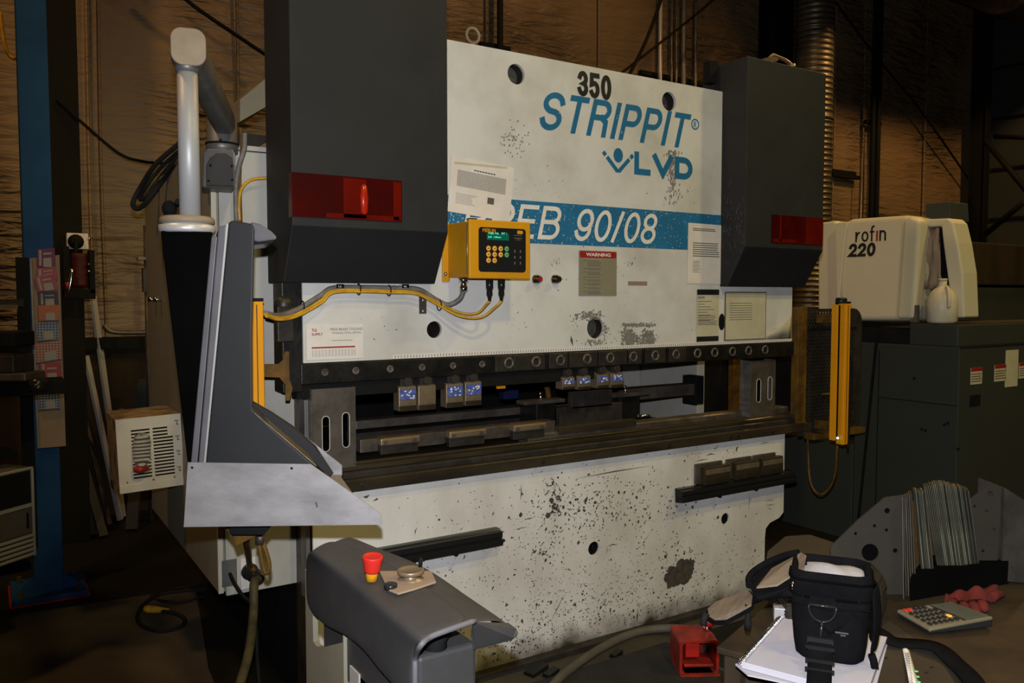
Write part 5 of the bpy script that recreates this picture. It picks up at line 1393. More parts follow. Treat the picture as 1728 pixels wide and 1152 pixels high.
# stand
def yzp(p): return (p.y, p.z)
out = [yzp(PX(u, v, XS + .012)) for u, v in ((517, 1026), (517, 1140), (583, 1250), (583, 1060))]
zf = 0.01
y0_ = out[0][0]; y1_ = out[2][0]
win = [yzp(PX(u, v, XS + .012)) for u, v in ((529, 1038), (530, 1082), (536, 1090), (545, 1092), (580, 1083), (580, 1056))]
MB().plate([(y0_, .88), (y0_, .25), (y1_, .05), (y1_, .88)], [win], (XS + .010, 0, 0), EY, EZ, (.012, 0, 0)).build('stand_side_plate', 'side_paint', CS)
ya = PX(588, 1100, XS + .02).y; yb = PX(700, 1150, XS + .02).y
mb = MB(); mb.box((XS + .018, yb + .03, .0), (XS + .06, ya, .75)); mb.build('stand_column', 'white_paint', CS, bevel=.006)
mb = MB(); mb.box((XS + .014, ya - .07, .0), (XS + .018, ya - .02, .75)); mb.build('stand_rib', 'cab_paint', CS)
MB().box((.56, -1.5, 0), (.80, -.85, .012)).build('stand_foot', 'dark_steel', CS)

# ================================================================ LASER MACHINE AT THE RIGHT
LM = thing('laser_machine', 'dark grey laser machine with cream hood and black lettering at the right', 'machine', (5.4, .4, 0))
MB().box((4.5, -.30, 0), (7.6, .34, 1.24)).build('base_cabinet', 'grey_cab', LM, bevel=.006)
MB().box((4.5, .345, 0), (5.4, 1.14, .60)).build('low_cabinet', 'grey_cab', LM, bevel=.006)
MB().box((4.85, .34, .60), (5.8, 1.7, 1.36)).build('rear_body', 'black', LM, bevel=.006)
MB().box((4.505, -.285, 1.24), (7.6, .0, 1.365)).build('lid', 'grey_cab', LM, bevel=.008)
MB().box((4.51, -.28, 1.365), (7.6, -.005, 1.368)).build('lid_top', 'wood', LM)
MB().box((4.52, .0, 1.24), (5.2, .34, 1.33)).build('bed_gap', 'black', LM)
mb = MB(); mb.box((4.497, -.3, .915), (4.5, .18, .919)); mb.box((4.497, .18, 0), (4.5, .184, 1.2)); mb.box((4.497, -.305, 1.236), (7.6, -.3, 1.24)); mb.build('panel_seams', 'black', LM)
mb = MB(); mb.prism([PX(u, v, 4.497) for u, v in ((1483, 560), (1450, 880), (1446, 880), (1478, 560))], (.003, 0, 0)); mb.build('slanted_edge', 'black', LM)
mb = MB()
for u, v in ((1543, 638), (1556, 724), (1562, 726), (1594, 716), (1600, 714), (1617, 757)): mb.ball(PX(u, v, 4.499), .008)
mb.build('panel_screws', 'black', LM)
p0 = PY(1637, 667, -.302); p1 = PY(1654, 684, -.302)
MB().box((p0.x, -.303, p1.z), (p1.x, -.300, p0.z)).build('latch_recess', 'black', LM)
for u0, v0, u1, v1, red in ((1639, 621, 1657, 647, 1), (1679, 616, 1697, 642, 1), (1698, 591, 1717, 651, 0), (1720, 612, 1745, 636, 1)):
    a = PY(u0, v0, -.303); b = PY(u1, v1, -.303); h = a.z - b.z
    l_ = MB().box((a.x, -.303, b.z), (b.x, -.3005, a.z)).build('safety_label' if red else 'cream_label', 'yellowed_paper', LM)
    if red:
        MB().box((a.x, -.3036, a.z - h * .22), (b.x, -.303, a.z)).build('red_band', 'print_red', l_)
        lines_mb(a.x + .005, b.z + .01, b.x - .005, a.z - h * .3, -.3036, 4, .4, .1).build('printed_lines', 'print', l_)
# hood
XH = 4.62
hp = [PX(u, v, XH) for u, v in ((1380, 376), (1408, 372), (1412, 378), (1416, 540), (1380, 540))]
mb = MB(); mb.prism(hp, (.5, 0, 0)); mb.build('rear_hood', 'cream_fibre', LM, bevel=.015, seg=3)
hp = [PX(u, v, XH - .06) for u, v in ((1410, 372), (1424, 375), (1436, 369), (1526, 363), (1552, 368), (1541, 541), (1418, 541))]
mb = MB(); mb.prism(hp, (.2, 0, 0)); HD = mb.build('hood', 'cream_fibre', LM, bevel=.03, seg=4)
mb = MB(); mb.prism([PX(u, v, XH - .075) for u, v in ((1409, 376), (1430, 374), (1424, 420), (1414, 520), (1411, 520))], (.1, 0, 0)); mb.build('hood_ridge', 'cream_fibre', HD, bevel=.012, seg=3)
mb = MB(); mb.prism([PX(u, v, XH - .085) for u, v in ((1524, 370), (1536, 366), (1552, 372), (1541, 538), (1512, 538))], (.1, 0, 0)); mb.build('hood_corner', 'cream_fibre', HD, bevel=.02, seg=3)
a = PX(1443, 409, XH - .062); b = PX(1495, 406, XH - .062); c = PX(1443, 388, XH - .062)
glyphs('lettering', 'rofin', (XH - .0605, a.y, a.z), -EY, EZ, a.y - b.y, c.z - a.z + .02, .12, 'black_letter', HD, gap=.09, only=(0, 1, 2, 4))
glyphs('lettering', 'rofin', (XH - .0605, a.y, a.z), -EY, EZ, a.y - b.y, c.z - a.z + .02, .12, 'print_red', HD, gap=.09, only=(3,), label='red letter i')
a = PX(1431, 434, XH - .062); b = PX(1478, 434, XH - .062); c = PX(1436, 411, XH - .062)
glyphs('lettering', '220', (XH - .0605, a.y, a.z), -EY, EZ, a.y - b.y, c.z - a.z, .235, 'black_letter', HD, gap=.06, shear=.08)
# open flap frame with a rag in it
mb = MB(); pts = [PX(u, v, XH) for u, v in ((1556, 376), (1575, 372), (1598, 371), (1604, 380), (1612, 430), (1620, 532))]
out = [PX(u, v, XH + .02) for u, v in ((1555, 370), (1600, 368), (1608, 376), (1616, 410), (1624, 460), (1627, 536), (1610, 536), (1600, 480), (1591, 410), (1588, 382), (1556, 384))]
mb = MB(); mb.prism(out, (.16, 0, 0)); mb.build('flap_frame', 'cream_fibre', LM, bevel=.012, seg=3)
mb = MB(); mb.prism([PX(u, v, XH + .1) for u, v in ((1555, 384), (1592, 384), (1604, 536), (1545, 536))], (.02, 0, 0)); mb.build('flap_backing', 'black', LM)
rows = []
for j in range(10):
    v = 384 + j * 11.5
    rows.append([PX(1558 + i * 4.1 - (2 if j > 7 else 0) * (2 - abs(i - 3)) , v, XH + .05 + .02 * math.sin(i * 1.9 + j * .5) + .01 * math.sin(j * 1.3)) for i in range(8)])
MB().grid(rows).build('work_rag', 'card', label='dirty brown rag hanging in the open hood flap', cat='rag', solid=.006)
a = PX(1562, 344, XH + .3); b = PX(1603, 372, XH + .3)
MB().prism([PX(u, v, XH + .1) for u, v in ((1561, 344), (1602, 340), (1604, 372), (1563, 372))], (.2, 0, 0)).build('grey_box', 'grey_cab', label='small grey box standing on top of the open hood flap', cat='box', bevel=.004)
MB().box((4.545, -.02, 1.37), (4.57, .02, 1.47)).build('switch', 'alu_dark', LM)
# milk jug
jc = PX(1589, 546, 4.58); jc.z = 1.369
JG = thing('plastic_jug', 'cloudy white plastic jug standing on the laser machine lid', 'jug', jc)
s_ = .078
mb = MB(); mb.lathe(jc, EZ, [(.070, 0), (.080, .012), (.082, .10), (.078, .14), (.055, .185), (.026, .205), (.022, .215), (.022, .24)], 18); mb.build('jug_body', 'milk', JG)
mb = MB(); mb.tube(curve_pts([jc + V((-.01, -.03, .205)), jc + V((-.04, -.055, .19)), jc + V((-.055, -.07, .14)), jc + V((-.05, -.068, .09))], 6), .010, 8); mb.build('handle', 'milk', JG)
mb = MB(); mb.lathe(jc + V((0, 0, .24)), EZ, [(.024, 0), (.024, .012)], 16); mb.build('rim', 'milk', JG)
# brown cabinet further right
BC = thing('tall_cabinet', 'brown-topped grey cabinet behind the laser machine at the right edge', 'cabinet', (7.5, 1.4, 0))
a = PY(1592, 414, 1.1); b = PY(1600, 484, 1.1)
MB().box((a.x, 1.1, 0), (10, 2.3, b.z)).build('lower_body', 'grey_cab', BC, bevel=.01)
MB().box((a.x, 1.08, b.z + .02), (10, 2.3, PY(1728, 414, 1.1).z)).build('upper_body', 'wood', BC, bevel=.01)
# diagonal roof truss seen in the dark corner
for k, (u0, v0, u1, v1) in enumerate(((1663, 395, 1728, 340), (1663, 238, 1740, 330), (1680, 230, 1745, 232))):
    MB().tube([PT(u0, v0, 10.5), PT(u1, v1, 9.8)], .035, 6).build('truss_brace', 'black_col', label=('brace in the dark right corner rising rightwards', 'brace in the dark right corner falling rightwards', 'level brace in the dark right corner')[k], cat='brace')

# ================================================================ FLOOR THINGS
# red pedal switch
pc2 = PZ(1180, 1140, 0.006)
PD = thing('foot_switch', 'red steel foot switch with a stop button on the floor before the bed', 'switch', (pc2.x, pc2.y, 0))
ex = V((.86, -.5, 0)).normalized(); ey = V((.5, .86, 0)).normalized()
def pd_(a, b, c): return V((pc2.x, pc2.y, 0)) + ex * a + ey * b + EZ * c
hw, hh, dd = .080, .150, .16
def frame(o, w0, h0, w1, h1, dep, mb):
    pass
mb = MB()
outer_ = rrect(-hw, .005, hw, hh, .018); inner_ = rrect(-hw + .012, .018, hw - .012, hh - .012, .012)
mb.plate(outer_, [inner_], pd_(0, 0, 0), ex, EZ, ey * dd)
mb.build('hood', 'red_steel', PD, bevel=.002)
mb = MB(); mb.obox(pd_(0, dd - .01, hh * .55), ex, ey, EZ, hw - .014, .004, hh * .38); mb.build('back_wall', 'red_steel', PD)
mb = MB(); mb.obox(pd_(-.02, .06, hh * .64), ex, ey, EZ, .028, .03, .028); mb.build('cam_box', 'red', PD, bevel=.003)
mb = MB(); mb.obox(pd_(0, .06, .045), ex, ey, (0, .1, 1), hw - .02, .055, .006); mb.build('pedal', 'red_steel', PD, bevel=.003)
mb = MB(); mb.obox(pd_(0, .07, .012), ex, ey, EZ, hw, .09, .006); mb.build('base_plate', 'red_steel', PD, bevel=.002)
mb = MB(); q = pd_(.058, .10, hh); mb.lathe(q, EZ, [(.016, 0), (.016, .018), (.012, .02)], 16); mb.build('button_collar', 'chrome', PD)
mb = MB(); mb.lathe(q + V((0, 0, .018)), EZ, [(.014, 0), (.024, .006), (.026, .022), (.02, .030)], 18); mb.build('stop_button', 'red', PD)
cable('rubber_hose', [PZ(900, 1200, .02), PZ(940, 1148, .02), PZ(975, 1119, .02), PZ(1020, 1090, .02), PZ(1070, 1068, .02), PZ(1120, 1060, .03), PZ(1165, 1063, .05), PZ(1200, 1075, .07), pd_(.06, .12, .05)], .019, 'grey_hose', 'thick grey hose curving over the floor to the red foot switch', cat='hose')
t = thing('rubber_mat', 'black ribbed rubber mat on the floor before the bed', 'mat', (1.9, -.7, 0))
MB().box((1.45, -1.4, .001), (2.46, -.165, .010)).build('mat_sheet', 'mat', t)
mb = MB(); x = 1.46
while x < 2.45:
    mb.prism([(x, -1.4, .010), (x + .006, -1.4, .0135), (x + .012, -1.4, .010)], (0, 1.23, 0)); x += .016
mb.build('ribs', 'mat', t, kind='stuff')
mb = MB(); mb.box((2.46, -1.2, .001), (2.475, -.17, .014)); mb.build('edge_strip', 'dull_steel', t)
for k, (u, v, s_) in enumerate(((905, 1135, .05), (930, 1140, .035), (1040, 1108, .03))):
    p = PZ(u, v, 0); MB().obox(p + V((0, 0, .012)), (1, .3, .1), (-.3, 1, 0), (0, 0, 1), s_, s_ * .5, .01).build('metal_offcut', 'oily_black', label=('dark oily offcut at the foot of the bed, left of the hose', 'smaller dark offcut touching the grey hose', 'small offcut lying on the floor behind the hose')[k], cat='scrap', bevel=.002)
# extension cord on the floor, left
cable('extension_cord', [PZ(345, 995, .008), PZ(300, 998, .008), PZ(262, 1006, .008), PZ(236, 1028, .008), PZ(236, 1052, .008), PZ(268, 1065, .008), PZ(304, 1058, .008), PZ(312, 1045, .010), PZ(298, 1036, .010), PZ(272, 1030, .012)], .010, 'rubber', 'black extension cord looped on the floor left of the press')
cable('floor_cord', [PZ(345, 1005, .008), PZ(310, 1016, .008), PZ(285, 1014, .02), PZ(268, 1012, .008), PZ(255, 1006, .008), PZ(280, 1000, .008), PZ(300, 992, .008), PZ(345, 994, .02)], .007, 'rubber', 'thinner black cord crossing the extension cord loop')
p = PZ(258, 1028, .016); q = PZ(272, 1029, .014); d = (q - p).normalized()
mb = MB(); mb.tube([p - d * .04, p - d * .02, p + d * .02, q + d * .01, q + d * .04], [.017, .019, .017, .013, .010], 12); mb.build('cord_plug', 'cable_yellow', label='yellow plug at the end of the extension cord on the floor', cat='plug')

# ================================================================ LEFT BACKGROUND
# coloured card packs on the blue column
ST = thing('card_strip', 'long brown card strip taped down the blue column', 'card', PY(80, 755, 1.94))
a = PY(52, 432, 1.94); b = PY(107, 755, 1.94); a2 = PY(57, 755, 1.94)
MB().prism([PY(50, 436, 1.945), PY(100, 430, 1.945), PY(111, 752, 1.945), PY(63, 756, 1.945)], (0, -.006, 0)).build('backing', 'card', ST)
mb = MB(); mb.prism([PY(50, 436, 1.938), PY(53, 436, 1.938), PY(66, 756, 1.938), PY(63, 756, 1.938)], (0, -.006, 0)); mb.build('tape_edge', 'alu_dark', ST)
M['pk_purple'] = mat('purple_card', lin(0.084, 0.00504, 0.0462), lin(0.0672, 0.0042, 0.0378), rough=.4); M['pk_pink'] = mat('pink_card', lin(0.21, 0.0315, 0.0504), lin(0.168, 0.021, 0.0378), rough=.4)
M['pk_dark'] = mat('maroon_card', lin(0.0126, 0.00336, 0.0042), rough=.4); M['pk_orange'] = mat('orange_card', lin(0.2604, 0.0714, 0.00504), lin(0.21, 0.0546, 0.0042), rough=.4)
M['pk_red'] = mat('red_card', lin(0.21, 0.0147, 0.0063), rough=.4); M['pk_white'] = mat('white_card_print', lin(0.21, 0.2016, 0.189), rough=.5)
def checked(name, c1, c2):
    m = mat(name, c1, rough=.45); nt = m.node_tree; n = nt.nodes
    ck = n.new('ShaderNodeTexChecker'); ck.inputs['Scale'].default_value = 105; ck.inputs[1].default_value = c1; ck.inputs[2].default_value = c2
    mp = n.new('ShaderNodeMapping'); mp.inputs['Rotation'].default_value = (0, math.radians(45), 0); tc = n.new('ShaderNodeTexCoord')
    nt.links.new(tc.outputs['Object'], mp.inputs[0]); nt.links.new(mp.outputs[0], ck.inputs[0]); nt.links.new(ck.outputs[0], n['Principled BSDF'].inputs['Base Color'])
    return m
M['pk_blue'] = checked('blue_white_check', lin(0.0252, 0.0546, 0.1512), lin(0.168, 0.1764, 0.1932)); M['pk_redcheck'] = checked('red_white_check', lin(0.21, 0.0294, 0.0168), lin(0.2016, 0.1848, 0.1596))
packs = [((62, 421), (92, 418), (94, 451), (62, 451), 'pk_purple', 'purple card pack at the top of the column strip', 0),
         ((61, 453), (94, 450), (98, 470), (61, 478), 'pk_pink', 'pink card pack just below the purple one', 1),
         ((58, 468), (90, 462), (99, 488), (64, 493), 'pk_pink', 'tilted pink card pack, lower of the two pink ones', 2),
         ((64, 493), (97, 492), (99, 514), (65, 516), 'pk_dark', 'maroon card pack with white label above the orange one', 0),
         ((64, 515), (99, 514), (101, 540), (65, 541), 'pk_orange', 'orange card pack in the middle of the column strip', 1),
         ((60, 545), (96, 541), (99, 572), (62, 575), 'pk_blue', 'blue and white checked card pack under the orange one', 0),
         ((58, 580), (103, 574), (105, 605), (60, 612), 'pk_redcheck', 'red and white checked card pack, crooked', 0),
         ((66, 613), (102, 611), (104, 645), (68, 646), 'pk_red', 'red card pack just above the shelf arm', 0),
         ((63, 663), (99, 660), (102, 688), (65, 691), 'pk_blue', 'blue and white checked card pack below the shelf arm', 0)]
for k, (c1_, c2_, c3_, c4_, m_, lab, dy) in enumerate(packs):
    Y = 1.934 - .008 * dy
    q = [PY(*c_, Y) for c_ in (c1_, c2_, c3_, c4_)]
    t = thing('card_pack', lab, 'card pack', (q[3].x, Y, q[3].z), 'card packs down the blue column')
    MB().prism(q, (0, -.012, 0)).build('pack', m_, t, bevel=.001)
    def w_(a, b):  # a across, b down
        return (q[0] * (1 - a) + q[1] * a) * (1 - b) + (q[3] * (1 - a) + q[2] * a) * b + V((0, -.0125, 0))
    mb = MB()
    for a0, b0, a1, b1 in ((.12, .05, .24, .9), (.34, .22, .80, .32), (.34, .5, .78, .98)):
        if k == 4 and b0 < .3: continue
        if k in (5, 6, 8) and b0 < .4: continue
        mb.prism([w_(a0, b0), w_(a1, b0), w_(a1, b1), w_(a0, b1)], (0, -.0006, 0))
    mb.build('white_label', 'pk_white', t)
# outlet box with plug, on the black column
p0 = PY(112, 393, 2.86); p1 = PY(149, 421, 2.86)
OB = thing('outlet_box', 'white outlet box with a black plug on the dark column', 'outlet', (p0.x, 2.86, p1.z))
MB().box((p0.x, 2.84, p1.z), (p1.x, 2.90, p0.z)).build('box', 'paper', OB, bevel=.004)
c_ = PY(129, 407, 2.80); mb = MB(); mb.lathe((c_.x, 2.84, c_.z), (0, -1, 0), [(.045, 0), (.040, .03), (.03, .06), (.012, .065)], 14); mb.build('plug', 'black', OB)
mb = MB(); mb.tube([(c_.x, 2.78, c_.z), (c_.x - .01, 2.76, c_.z - .06), (c_.x, 2.78, c_.z - .12)], .012); mb.build('plug_cord', 'black', OB)
p = PY(151, 402, 2.84); mb = MB(); mb.ball(p, .010); mb.build('screw', 'chrome', OB)
# hose reel
rc = PY(135, 456, 2.74)
HR = thing('hose_reel', 'dark red cable reel hanging on the dark column under the outlet', 'reel', rc)
mb = MB(); mb.lathe(rc + V((0, 0, -.10)), EZ, [(.048, 0), (.05, .02), (.047, .04), (.05, .06), (.047, .08), (.05, .10), (.047, .12), (.05, .14), (.047, .16), (.05, .18), (.048, .2)], 16); mb.build('wound_cord', 'reel_red', HR)
mb = MB(); mb.box((rc.x + .045, rc.y - .05, rc.z - .14), (rc.x + .075, rc.y + .05, rc.z + .12)); mb.box((rc.x - .09, rc.y - .03, rc.z - .16), (rc.x - .055, rc.y + .05, rc.z + .14)); mb.box((rc.x - .09, rc.y - .05, rc.z - .17), (rc.x + .075, rc.y + .05, rc.z - .11)); mb.build('frame', 'black', HR, bevel=.004)
for u, v in ((150, 446), (150, 458)): MB().ball(PY(u, v, 2.68), .008).build('rivet', 'chrome', HR)
MB().tube([PY(121, 452, 2.66), PY(121, 460, 2.66), PY(120, 471, 2.66), PY(117, 488, 2.66), PY(116, 502, 2.66)], [.009, .009, .014, .007, .006], 8).build('hose_nozzle', 'chrome', HR)
mb = MB(); mb.tube([PY(114, 476, 2.67), PY(116, 488, 2.67)], .014); mb.build('red_handle', 'red_steel', HR)
# bars leaning against the wall
def lean(u0, v0, t0, u1, v1, r, m, lab):
    q = PZ(u1, v1, .01); p = PT(u0, v0, t0)
    d = (p - q); s_ = V((0, 0, 1)).cross(d).normalized(); n_ = d.cross(s_).normalized()
    mb = MB(); c_ = (p + q) / 2
    mb.obox(c_, s_, n_, d, r, r * .5, d.length / 2)
    mb.build('steel_bar', m, label=lab, cat='bar', bevel=.002)
lean(157, 500, 5.6, 207, 872, .022, 'alu', 'bright flat bar leaning left of the cooling unit, longest')
lean(145, 600, 5.5, 203, 877, .022, 'alu', 'flat bar leaning just left of the longest bright bar')
lean(113, 704, 5.4, 158, 902, .028, 'grey_cab', 'left of the two short dark bars leaning beside the blue column')
lean(118, 706, 5.5, 175, 905, .026, 'grey_cab', 'right of the two short dark bars leaning beside the blue column')
lean(193, 600, 5.9, 228, 890, .02, 'dark_steel', 'dark bar leaning behind the cooling unit')
lean(243, 640, 5.6, 222, 893, .035, 'grey_cab', 'dark grey stock bar standing under the cooling unit')
lean(128, 640, 5.6, 185, 885, .015, 'dark_steel', 'thin dark bar between the leaning flat bars')
MB().tube([PY(247, 380, 3.2), V((PY(247, 500, 3.2).x, 3.2, .0))], .020, 10).build('pipe', 'dull_steel', label='short upright pipe beside the cabinet, above the cooling unit', cat='pipe')
MB().box((PY(232, 434, 3.15).x, 3.12, PY(232, 438, 3.15).z), (PY(256, 434, 3.15).x, 3.2, PY(232, 434, 3.15).z)).build('pipe_clamp', 'bronze_steel', label='small clamp across the short upright pipe', cat='clamp')
MB().box((PY(240, 452, 3.2).x, 3.16, PY(240, 492, 3.2).z), (PY(254, 452, 3.2).x, 3.24, PY(240, 452, 3.2).z)).build('valve', 'dark_steel', label='dark valve body on the short upright pipe', cat='valve')
cable('pipe', [PY(175, 548, 3.2), PY(185, 558, 3.2), PY(205, 561, 3.2), PY(247, 561, 3.2)], .016, 'dull_steel', 'bent grey pipe running low along the wall behind the bars', cat='pipe')
# black rack at the far left edge
RK = thing('black_rack', 'black rack with a shelf at the far left edge', 'rack', PT(20, 900, 3.4))
p = PT(40, 500, 3.42)
MB().box((p.x - .025, p.y - .02, .46), (p.x + .022, p.y + .025, PT(40, 434, 3.42).z)).build('post', 'black', RK, bevel=.003)
def hslab(u0, v0, t0, u1, v1, t1, th, dep, name, m, parent=None, **k):
    a = PT(u0, v0, t0); b = PT(u1, v1, t1); b.z = a.z
    d = (b - a).normalized(); n_ = EZ.cross(d)
    if n_.dot(FWD_H) < 0: n_ = -n_
    mb = MB(); mb.prism([a, b, b + n_ * dep, a + n_ * dep], (0, 0, -th)); return mb.build(name, m, parent, **k)
q = PT(-115, 500, 3.35)
MB().box((q.x - .02, q.y - .02, .0), (q.x + .02, q.y + .02, 1.65)).build('post', 'black', RK, bevel=.003)
hslab(-120, 655, 3.1, 113, 642, 3.35, .05, .25, 'shelf', 'black', RK, bevel=.003)
hslab(-120, 505, 3.1, 40, 500, 3.4, .03, .5, 'shelf', 'dark_steel', RK)
hslab(-120, 780, 3.1, 30, 775, 3.35, .03, .5, 'shelf', 'black', RK)
hslab(-120, 985, 3.1, 52, 943, 3.35, .03, .5, 'shelf', 'black', RK)
hslab(-100, 490, 3.15, 28, 488, 3.4, .018, .3, 'shelf_plank', 'bronze_steel', label='upper tan plank on the black rack', cat='plank')
hslab(-100, 515, 3.12, 30, 512, 3.35, .018, .3, 'shelf_plank', 'bronze_steel', label='lower tan plank on the black rack', cat='plank')
for k, (u, v, w, h) in enumerate(((-5, 600, 40, 30), (0, 630, 55, 14), (-10, 560, 46, 26))):
    a = PT(u - 40, v + h, 3.15); b = PT(u + w - 15, v, 3.15)
    mb = MB(); mb.obox((a + b) / 2 + FWD_H * .08, RIGHT, FWD_H, EZ, abs((b - a).dot(RIGHT)) / 2, .07, abs(b.z - a.z) / 2)
    mb.build('tool_box', ('dark_steel', 'dull_steel', 'black')[k], label=('dark tool box in the middle of the rack pile', 'flat grey case lying on the rack shelf arm', 'black tool box on top of the rack pile')[k], cat='box', bevel=.006)
mb = MB(); p = PT(64, 647, 3.2); mb.ball(p, (.038, .03, .026)); mb.cyl(p + V((.0, 0, -.03)), p + V((0, 0, 0)), .03)
mb.build('knob_switch', 'gloss_black', label='glossy black knob at the end of the shelf arm before the column', cat='knob')
# silver computer case on the rack
PCs = thing('computer_case', 'silver computer case with black bay and slats at the left edge', 'computer', PT(30, 940, 3.3))
q0 = PT(-70, 600, 3.02); q1 = PT(48, 600, 3.30)
zt2 = PT(48, 786, 3.30).z; zb2_ = PT(48, 936, 3.30).z
d = (q1 - q0); d.z = 0; L_ = d.length; d.normalize(); nr = EZ.cross(d)
if nr.dot(FWD_H) > 0: nr = -nr
o_ = V((q0.x, q0.y, zb2_)); H2 = zt2 - zb2_
def cs(a, b, c=0): return o_ + d * (L_ * a) + EZ * (H2 * b) + nr * c
def csb(a0, b0, a1, b1, c0, c1): return MB().prism([cs(a0, b0, c0), cs(a1, b0, c0), cs(a1, b1, c0), cs(a0, b1, c0)], nr * (c1 - c0))
csb(0, 0, 1, 1, -.30, 0).build('case', 'alu_dark', PCs, bevel=.006)
csb(0, .97, 1, 1.0, 0, .010).build('top_rim', 'alu', PCs, bevel=.003); csb(.965, 0, 1, 1, 0, .010).build('side_rim', 'alu', PCs, bevel=.003)
csb(0, .60, .955, .955, 0, .004).build('drive_bay', 'gloss_black', PCs)
csb(0, .56, .955, .60, 0, .010).build('divider', 'alu', PCs)
csb(0, .27, .955, .55, 0, .006).build('front_panel', 'alu_dark', PCs, bevel=.002)
mb = csb(.87, .33, .90, .50, .006, .009); mb.build('button_strip', 'black', PCs)
for k in range(5):
    csb(0, .015 + k * .052, .965, .046 + k * .052, 0, .014).build('slat', 'alu', PCs, bevel=.003)

# ================================================================ BENCH IN THE FOREGROUND, RIGHT
TZ = .90
C0 = PZ(1209, 1091, TZ)
e1t = (FWD_H + RIGHT * .747).normalized(); e2t = (RIGHT * 1.339 - FWD_H).normalized()
def tb(a, b, z=0.0): return V((C0.x, C0.y, TZ)) + e1t * a + e2t * b + EZ * z
BN = thing('steel_bench', 'brown oily steel bench top at the bottom right', 'bench', tb(.5, .5, -TZ))
MB().prism([tb(0, 0), tb(1.35, 0), tb(1.35, 1.6), tb(0, 1.6)], (0, 0, -.012)).build('bench_top', 'bench', BN, bevel=.002)
MB().prism([tb(.01, .01, -.012), tb(1.3, .01, -.012), tb(1.3, .05, -.012), tb(.01, .05, -.012)], (0, 0, -.80)).build('side_panel', 'wood', BN)
MB().prism([tb(.01, .012, -.012), tb(.04, .012, -.012), tb(.04, 1.5, -.012), tb(.01, 1.5, -.012)], (0, 0, -.80)).build('front_panel', 'wood', BN)
for a, b in ((.03, .03), (1.3, .03), (.03, 1.5), (1.3, 1.5)):
    MB().prism([tb(a - .02, b - .02, -.012), tb(a + .02, b - .02, -.012), tb(a + .02, b + .02, -.012), tb(a - .02, b + .02, -.012)], (0, 0, -(TZ - .014))).build('leg', 'dark_steel', BN)

def pix(u, v, z=0.0): return PZ(u, v, TZ + z)

# ---- stack of lying cut plates
zst = .066
top_px = [(1300, 935), (1330, 909), (1372, 906), (1420, 922), (1452, 930), (1497, 975), (1490, 988), (1440, 1000), (1330, 1000), (1296, 960)]
tops = [pix(u, v, zst) for u, v in top_px]
cen = sum(tops, V((0, 0, 0))) / len(tops)
N_ST = 21
ORD = ['lowest', 'second', 'third', 'fourth', 'fifth', 'sixth', 'seventh', 'eighth', 'ninth', 'tenth', 'eleventh', 'twelfth', 'thirteenth', 'fourteenth', 'fifteenth', 'sixteenth', 'seventeenth', 'eighteenth', 'nineteenth', 'twentieth', 'twenty-first', 'twenty-second', 'twenty-third', 'twenty-fourth', 'twenty-fifth', 'twenty-sixth']
ORL = ['leftmost'] + ORD[1:]
for k in range(N_ST):
    z = k * zst / N_ST + .0002
    off = V((random.uniform(-.002, .002), random.uniform(-.002, .002), 0))
    if k > 16: off += e1t * .004 * (k - 16) - e2t * .0035 * (k - 16)
    pts = [V((p.x, p.y, TZ + z)) + off for p in tops]
    h_ = []
    if k >= N_ST - 2:
        o_ = V((cen.x, cen.y, TZ + z))
        out2 = [((p - o_).x, (p - o_).y) for p in pts]
        for (u, v) in ((1353, 914), (1376, 923), (1420, 931), (1320, 938), (1470, 956), (1347, 925)):
            q = pix(u, v, zst) - o_; h_.append(circle(q.x, q.y, .0045, 8))
        if k == N_ST - 1:
            q = pix(1386, 941, zst) - o_; h_.append(circle(q.x, q.y, .022, 16))
        MB().plate(out2, h_, o_, EX, EY, (0, 0, .0028)).build('cut_plate', 'plate_top', label=('second plate from the top of the lying stack, with holes' if k == N_ST - 2 else 'top plate of the lying stack behind the bag, with round and small holes'), cat='plate', group='lying stack of cut steel plates')
    else:
        MB().prism(pts, (0, 0, .0027)).build('cut_plate', 'plate_top', label='%s plate from the bottom of the lying stack behind the bag' % ORD[k], cat='plate', group='lying stack of cut steel plates')

# ---- standing plates
def standing(pts_px, zfoot_px, lab, thick=.004, holes=(), m='plate_top', backlean=.0, grp=None, tdepth=None, parent=None):
    """upright plate: foot on the bench at zfoot_px, outline given in pixels on an upright plane facing the room"""
    f = pix(*zfoot_px)
    t = (f - CAM).dot(FWD_H)
    P = [PT(u, v, t) for u, v in pts_px]
    o_ = V((f.x, f.y, TZ)); up = (EZ + FWD_H * backlean).normalized()
    def to2(p): return ((p - o_).dot(RIGHT), max(0.0005, p.z - TZ))
    o2 = [to2(p) for p in P]
    hs_ = [circle(*to2(PT(u, v, t)), r, 14) for u, v, r in holes]
    return MB().plate(o2, hs_, o_, RIGHT, up, FWD_H * thick).build('cut_plate', m, label=lab, cat='plate', group=grp)
standing([(1405, 1000), (1405, 925), (1455, 880), (1502, 843), (1540, 838), (1524, 1020), (1500, 1030)], (1500, 1003),
         'large holed plate leaning left of the standing pack', holes=((1505, 865, .006), (1482, 890, .0035), (1449, 903, .0035), (1502, 897, .0035), (1515, 931, .005), (1472, 934, .018)), backlean=.12)
standing([(1412, 1000), (1412, 930), (1458, 886), (1504, 848), (1542, 842), (1526, 1012), (1502, 1022)], (1506, 999),
         'added black backing plate darkening the holes of the large holed plate', m='housing_black', backlean=.12)  # added so the view through the front plate's holes stays dark
standing([(1645, 845), (1682, 819), (1700, 824), (1683, 975), (1655, 985), (1630, 975)], (1660, 985), 'holed plate leaning right of the standing pack',
         holes=((1680, 836, .006), (1652, 857, .0035), (1672, 865, .0035), (1682, 896, .0045), (1662, 931, .0035), (1662, 961, .006)), backlean=.10)
